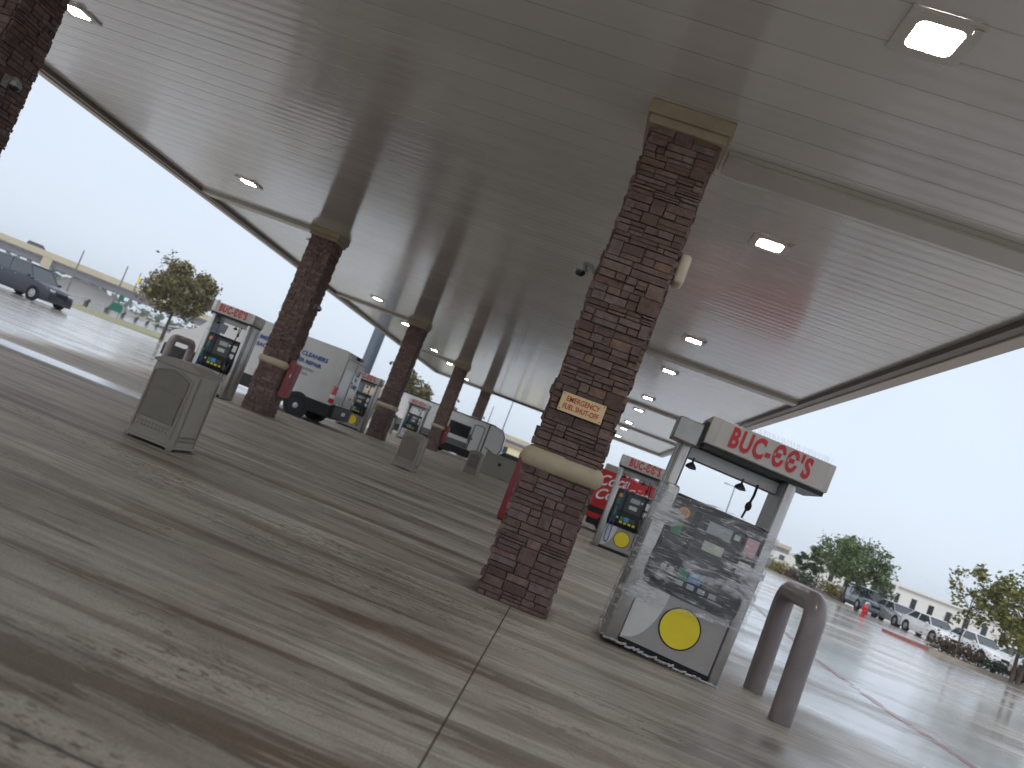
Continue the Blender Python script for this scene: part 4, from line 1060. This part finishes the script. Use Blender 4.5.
for i in range(14):
    y = 65+i*5.4; x = 20.4-.03*(i-4)+(.25*(i-8) if i > 8 else 0)
    shrub((x, y, .1), .95+.2*math.sin(i*1.7), .95, [M['leaf_hedge'], M['leaf_dark'], M['leaf_red'], M['leaf_hedge']][i % 4], 80+i,
          f'roadside bed shrub beyond the hoop bollard, {names[i]} counting away from the parked cars', 'mixed shrubs in the far planting bed')
for i in range(5):
    shrub((-22.5+i*1.9, 74+i*.5, 0), 1.3, 1.3, M['leaf_hedge'], 120+i, f'yellow-green bush behind the van column pump, {names[i]} from the left', 'yellow-green bushes beyond the canopy')

# ------------------------------------------------------------------ far things
def frame_from(p0, p1):
    d = Vector((p1[0]-p0[0], p1[1]-p0[1], 0)); return d.length, math.atan2(d.y, d.x)
# overpass; local x along the deck
br = tag(empty('overpass', (-121.9, 146.0, 0), math.atan2(16.8, 23.5)), 'long beige concrete overpass crossing behind the lot at far left', 'bridge')
box('parapet', -160, 240, -.2, .2, 5.15, 6.35, M['bridge'], br); box('deck', -160, 240, .25, 12, 4.9, 5.3, M['abut'], br); box('parapet', -160, 240, 12.05, 12.4, 5.15, 6.35, M['bridge'], br)
for y in (.4, 3.2, 6.0, 8.8, 11.4): box('girder', -160, 240, y, y+.5, 3.55, 4.88, M['girder'], br)
for x in (-90, -40, 8.7, 57, 106, 155):
    bm = bmesh.new(); bx(bm, x-.9, x+.9, .25, 12, 2.85, 3.53, .05); bx(bm, x-.9, x+.9, -.26, -.22, 3.0, 5.1, .01)
    for y in (1.5, 6, 10.5): tube(bm, [(x, y, 0), (x, y, 2.86)], .5, 12)
    link('pier', bm, M['bridge'], br)
bm = bmesh.new(); prism(bm, [(9.8, 0), (14, 3.4), (19, 3.4), (30, 0)], 'y', 2, 14); link('abutment_slope', bm, M['abut'], br)
bm = bmesh.new(); prism(bm, [(32, 0), (41, 2.2), (48, 0)], 'y', 13, 22); link('embankment', bm, M['abut'], br)
cb = copy_tree(suv); put(cb, -118.5, 152.5, 35, 'dark vehicle crossing the overpass far left', 'car', z=5.3)
# guard rail
pts = []
pa, pb = Vector((-57.5, 84.0, 0)), Vector((-88.5, 158.0, 0))
gr = tag(empty('guard_rail', (0, 0, 0)), 'pale roadside guard rail on dark posts beyond the wet lot, left', 'guard rail')
dv = (pb-pa)/7
bm = bmesh.new(); n = Vector((-dv.y, dv.x, 0)).normalized()
for a_, z0, z1, off in ((pa-dv*3, .58, .80, .0),):
    e = pa+dv*9; vs = []
    for p in (a_, e):
        for s, z in ((-.05, z0), (-.05, z1), (.05, z1), (.05, z0)): vs.append(bm.verts.new(p+n*s+Vector((0, 0, z))))
    for k in range(4): bm.faces.new((vs[k], vs[(k+1) % 4], vs[4+(k+1) % 4], vs[4+k]))
bmesh.ops.recalc_face_normals(bm, faces=bm.faces); link('rail', bm, pm('rail_zinc', (.55, .58, .56), .45), gr)
for i in range(-2, 9):
    p = pa+dv*i; bm = bmesh.new(); bx(bm, p.x-.17, p.x+.17, p.y-.17, p.y+.17, 0, .78); bx(bm, p.x-.42, p.x+.30, p.y-.14, p.y+.14, .54, .82); link('post', bm, M['bark'], gr)
# green road sign
gs = tag(empty('road_sign', (-53.4, 82.9, 0), R(33)), 'green road sign on two posts standing on the verge at far left', 'sign')
bm = bmesh.new(); prism(bm, [(-.60, .62), (.60, .62), (.72, 1.0), (.60, 1.42), (.25, 1.55), (-.35, 1.50), (-.66, 1.1)], 'y', -.03, .03); link('sign_panel', bm, M['greensign'], gs)
bm = bmesh.new(); bx(bm, -.12, .42, -.03, .03, 1.9, 2.45, .02); link('top_panel', bm, M['greensign'], gs)
for x in (-.4, .5):
    bm = bmesh.new(); tube(bm, [(x, .06, 0), (x, .06, 1.5)], .045, 6); link('post', bm, M['greensign'], gs)
bm = bmesh.new(); tube(bm, [(.1, .06, 1.4), (.1, .06, 2.7)], .045, 6); link('mast', bm, M['greensign'], gs)
# yellow sign and light poles
def pole_thing(name, loc, h, label, cat='street lamp', arm=0, head=True, rad=.07, double=False, group=None):
    t = tag(empty(name, loc), label, cat, group)
    bm = bmesh.new(); tube(bm, [(0, 0, 0), (0, 0, h)], [rad*1.3, rad*.8], 8); link('pole', bm, M['pole'], t)
    if head:
        for s in ((-1, 1) if double else (1,)):
            bm = bmesh.new(); tube(bm, [(0, 0, h-.06), (s*arm, 0, h)], .05, 6); bx(bm, min(s*arm, s*(arm+.7)), max(s*arm, s*(arm+.7)), -.16, .16, h-.06, h+.07, .02); link('lamp_head', bm, M['pole'], t)
    return t
pole_thing('street_lamp', (20.4, 118.3, 0), 8.6, 'thin twin-headed street lamp seen through the wrapped pump frame', arm=.9, double=True, rad=.09)
GP = 'thin light poles on the skyline'
pole_thing('light_pole', (-87.4, 121.9, 0), 7.6, 'short dark light pole behind the overpass right of its pier', head=False, rad=.12, group=GP)
pole_thing('light_pole', (-81.9, 125.8, 0), 7.9, 'dark light pole behind the overpass, left of the yellow sign', head=False, rad=.12, group=GP)
pole_thing('light_pole', (-13.4, 119.3, 0), 10.2, 'tall thin pole on the skyline right of the camper trailer', head=False, rad=.09, group=GP)
pole_thing('light_pole', (-15.8, 119.0, 0), 7.2, 'thin pole above the camper trailer roof', head=False, rad=.08, group=GP)
ysn = pole_thing('yellow_sign', (-80.0, 126.9, 0), 7.6, 'small yellow sign on a pole above the overpass', 'sign', head=False, rad=.10)
bm = bmesh.new(); prism(bm, [(0.1, 5.7), (.75, 6.3), (.1, 6.9), (-.1, 6.5)], 'y', -.16, -.1); link('sign_panel', bm, M['yellow'], ysn)
# slate pylon
py = tag(empty('sign_pylon', (-17.6, 58.2, 0)), 'thick slate blue pylon rising behind the white van roof', 'pylon')
bm = bmesh.new(); tube(bm, [(0, 0, 0), (0, 0, 13)], [.46, .46], 20); link('shaft', bm, M['slate'], py, True)
bm = bmesh.new(); bx(bm, -.8, .8, -.8, .8, 0, .35, .03); link('footing', bm, M['curb'], py)
bm = bmesh.new(); bx(bm, -2.8, 2.8, -.45, .45, 13, 16.5, .08); link('sign_cabinet', bm, M['slate'], py)

# buildings
def building(name, loc, deg, w, d, h, wall, roof, label, win=0, roofh=.5, winz=(.8, 2.6)):
    t = tag(empty(name, loc, R(deg)), label, 'building')
    box('wall', -w/2, w/2, 0, d, 0, h, wall, t); box('roof', -w/2-.4, w/2+.4, -.4, d+.4, h+.002, h+roofh, roof, t)
    for i in range(win):
        x = -w/2+w*(i+.5)/win; f = w/win*.16
        f_ = box('window', x-f, x+f, -.05, .04, winz[0], winz[1], M['glassdark'], t); box('window_frame', x-f-.1, x+f+.1, -.03, -.002, winz[0]-.1, winz[1]+.1, wall, f_)
    return t
building('roadside_house', (-23.6, 88, 0), 15, 9, 8, 2.1, M['bluegrey'], M['tan'], 'low tan-roofed building left of the pump at the van tail', 3, .9)
building('cream_building', (-13.4, 149, 0), 0, 7, 8, 3.0, M['yellowwall'], M['tan'], 'small cream building on the skyline by the low beige wall', 2, .3)
building('white_warehouse', (58, 122, 0), -25, 46, 20, 3.9, M['farwhite'], M['farwhite'], 'long white building with dark windows behind the parked cars', 20, .35, (.9, 2.9))
building('white_shed', (100, 385, 0), -12, 60, 25, 5.2, M['farwhite'], M['farwhite'], 'low white shed roof on the horizon beyond the hoop bollard', 8, .6, (1, 3.4))
# steel frame beside the warehouse
fr = tag(empty('steel_frame', (38.5, 118, 0), R(-20)), 'pale open steel frame standing left of the white building', 'frame structure')
for i in range(6):
    bm = bmesh.new(); bx(bm, -6+i*2.4, -5.75+i*2.4, 0, .25, 0, 4.2); link('post', bm, M['farwhite'], fr)
for z in (2.4, 4.2): box('rail', -6.1, 6.4, .02, .22, z+.002, z+.2, M['farwhite'], fr)
bs = tag(empty('blue_sign', (34.2, 94.0, 0), R(-20)), 'small blue and white sign board right of the full green tree', 'sign')
bm = bmesh.new(); bx(bm, -.7, .7, -.06, .06, 1.0, 2.9, .02); link('board', bm, pm('blue_board', (.16, .28, .5), .5, var=.5, scale=3), bs)
bm = bmesh.new(); tube(bm, [(-.5, 0, 0), (-.5, 0, 1.0)], .06, 6); tube(bm, [(.5, 0, 0), (.5, 0, 1.0)], .06, 6); link('post', bm, M['pole'], bs)

# hydrant
hy = tag(empty('fire_hydrant', (17.3, 48.6, 0)), 'small red fire hydrant in front of the slate grey suv', 'hydrant')
bm = bmesh.new(); lathe(bm, [(.16, 0), (.16, .05), (.11, .06), (.11, .50), (.15, .52), (.15, .56), (.12, .66), (.05, .74), (.03, .78)], 16); link('barrel', bm, M['red'], hy, True)
bm = bmesh.new(); lathe(bm, [(.06, -.2), (.06, .2)], 12, 'x', (0, 0, .42)); lathe(bm, [(.08, -.22), (.08, 0)], 12, 'y', (0, 0, .38)); link('outlet', bm, M['red'], hy, True)

# ------------------------------------------------------------------ distant mass of trees along the horizon
rr = random.Random(77); bm = bmesh.new()
for i in range(900):
    a = R(rr.uniform(-70, 60)); D = rr.uniform(420, 520); c = (math.sin(a)*D, math.cos(a)*D, rr.uniform(.5, 4.2))
    leaves(bm, [(c, 5.0)], 5, 2.0, rr)
tag(link('treeline', bm, M['leaf_dark']), 'far-off wood along the horizon', 'woodland', kind='stuff')

# ------------------------------------------------------------------ haze
HAZE = .0006
if HAZE:
    bm = bmesh.new(); bx(bm, -620, 620, -120, 620, -1.2, 20)
    hz = tag(link('haze', bm, None or bpy.data.materials.new('rain_haze')), kind='stuff')
    m = hz.data.materials[0]; m.use_nodes = True; nt = m.node_tree; nt.nodes.clear(); m.cycles.homogeneous_volume = True
    v = nt.nodes.new('ShaderNodeVolumePrincipled'); v.inputs['Color'].default_value = (.86, .90, .95, 1); v.inputs['Density'].default_value = HAZE
    o = nt.nodes.new('ShaderNodeOutputMaterial'); nt.links.new(v.outputs[0], o.inputs['Volume'])

# ------------------------------------------------------------------ sky, sun
w = bpy.data.worlds.new('World'); C.world = w; w.use_nodes = True; nt = w.node_tree; bg = nt.nodes['Background']
SUN_EL, SUN_AZ = R(48), R(200)          # azimuth clockwise from +y
sky = node(nt, 'ShaderNodeTexSky', sky_type='NISHITA', sun_disc=False); sky.sun_elevation = SUN_EL; sky.sun_rotation = SUN_AZ
sky.air_density = 1.0; sky.dust_density = 4.0
hsv = node(nt, 'ShaderNodeMixRGB'); hsv.inputs[0].default_value = .80      # cloud deck over the clear sky
tc = node(nt, 'ShaderNodeTexCoord'); sx = node(nt, 'ShaderNodeSeparateXYZ'); nt.links.new(tc.outputs['Generated'], sx.inputs[0])
cl = noise(nt, tc.outputs['Generated'], 1.6, 5, .5)
up = ramp(nt, sx.outputs[2], [(0, (7.3, 8.15, 9.3)), (.12, (7.1, 7.9, 9.1)), (.5, (6.7, 7.3, 8.2)), (1, (6.6, 7.0, 7.7))])
mm = node(nt, 'ShaderNodeMixRGB', blend_type='MULTIPLY'); mm.inputs[0].default_value = 1
nt.links.new(up, mm.inputs[1]); nt.links.new(ramp(nt, cl, [(.3, (.93, .94, .95)), (.7, (1.04, 1.04, 1.03))]), mm.inputs[2])
nt.links.new(sky.outputs[0], hsv.inputs[1]); nt.links.new(mm.outputs[0], hsv.inputs[2]); nt.links.new(hsv.outputs[0], bg.inputs[0])
bg.inputs[1].default_value = .093
sd = bpy.data.lights.new('sun', 'SUN'); sd.energy = .9; sd.angle = R(20); sd.color = (1, .97, .93)
so = bpy.data.objects.new('sun', sd); col.objects.link(so)
dirv = Vector((math.sin(SUN_AZ)*math.cos(SUN_EL), math.cos(SUN_AZ)*math.cos(SUN_EL), math.sin(SUN_EL)))
so.rotation_euler = (-dirv).to_track_quat('-Z', 'Y').to_euler(); so.location = (0, -20, 40)

# ------------------------------------------------------------------ camera
cd_ = bpy.data.cameras.new('camera'); cam = bpy.data.objects.new('camera', cd_); col.objects.link(cam); C.camera = cam
yaw, pit, rol, f = -.1211, .0821, .3665, 817.08
fw = Vector((math.sin(yaw)*math.cos(pit), math.cos(yaw)*math.cos(pit), math.sin(pit)))
rt = Vector((math.cos(yaw), -math.sin(yaw), 0)); upv = rt.cross(fw)
r2 = rt*math.cos(rol)+upv*math.sin(rol); u2 = -rt*math.sin(rol)+upv*math.cos(rol)
cam.matrix_world = Matrix(((r2.x, u2.x, -fw.x, 0), (r2.y, u2.y, -fw.y, 0), (r2.z, u2.z, -fw.z, 1.4), (0, 0, 0, 1)))
cd_.sensor_width = 36; cd_.lens = f/1024*36; cd_.clip_end = 4000; cd_.clip_start = .05
cd_.dof.use_dof = True; cd_.dof.focus_distance = 8.8; cd_.dof.aperture_fstop = 1.6

C.view_settings.view_transform = 'Standard'; C.view_settings.look = 'None'; C.view_settings.gamma = 1
C.view_settings.use_curve_mapping = False
C.view_settings.exposure = 0.5
C.render.engine = 'CYCLES'; C.cycles.use_denoising = True
C.cycles.max_bounces = 6; C.cycles.use_adaptive_sampling = True; C.cycles.adaptive_threshold = .02; C.cycles.transparent_max_bounces = 16; C.cycles.volume_bounces = 0
try: C.cycles.sample_clamp_indirect = 8
except Exception: pass
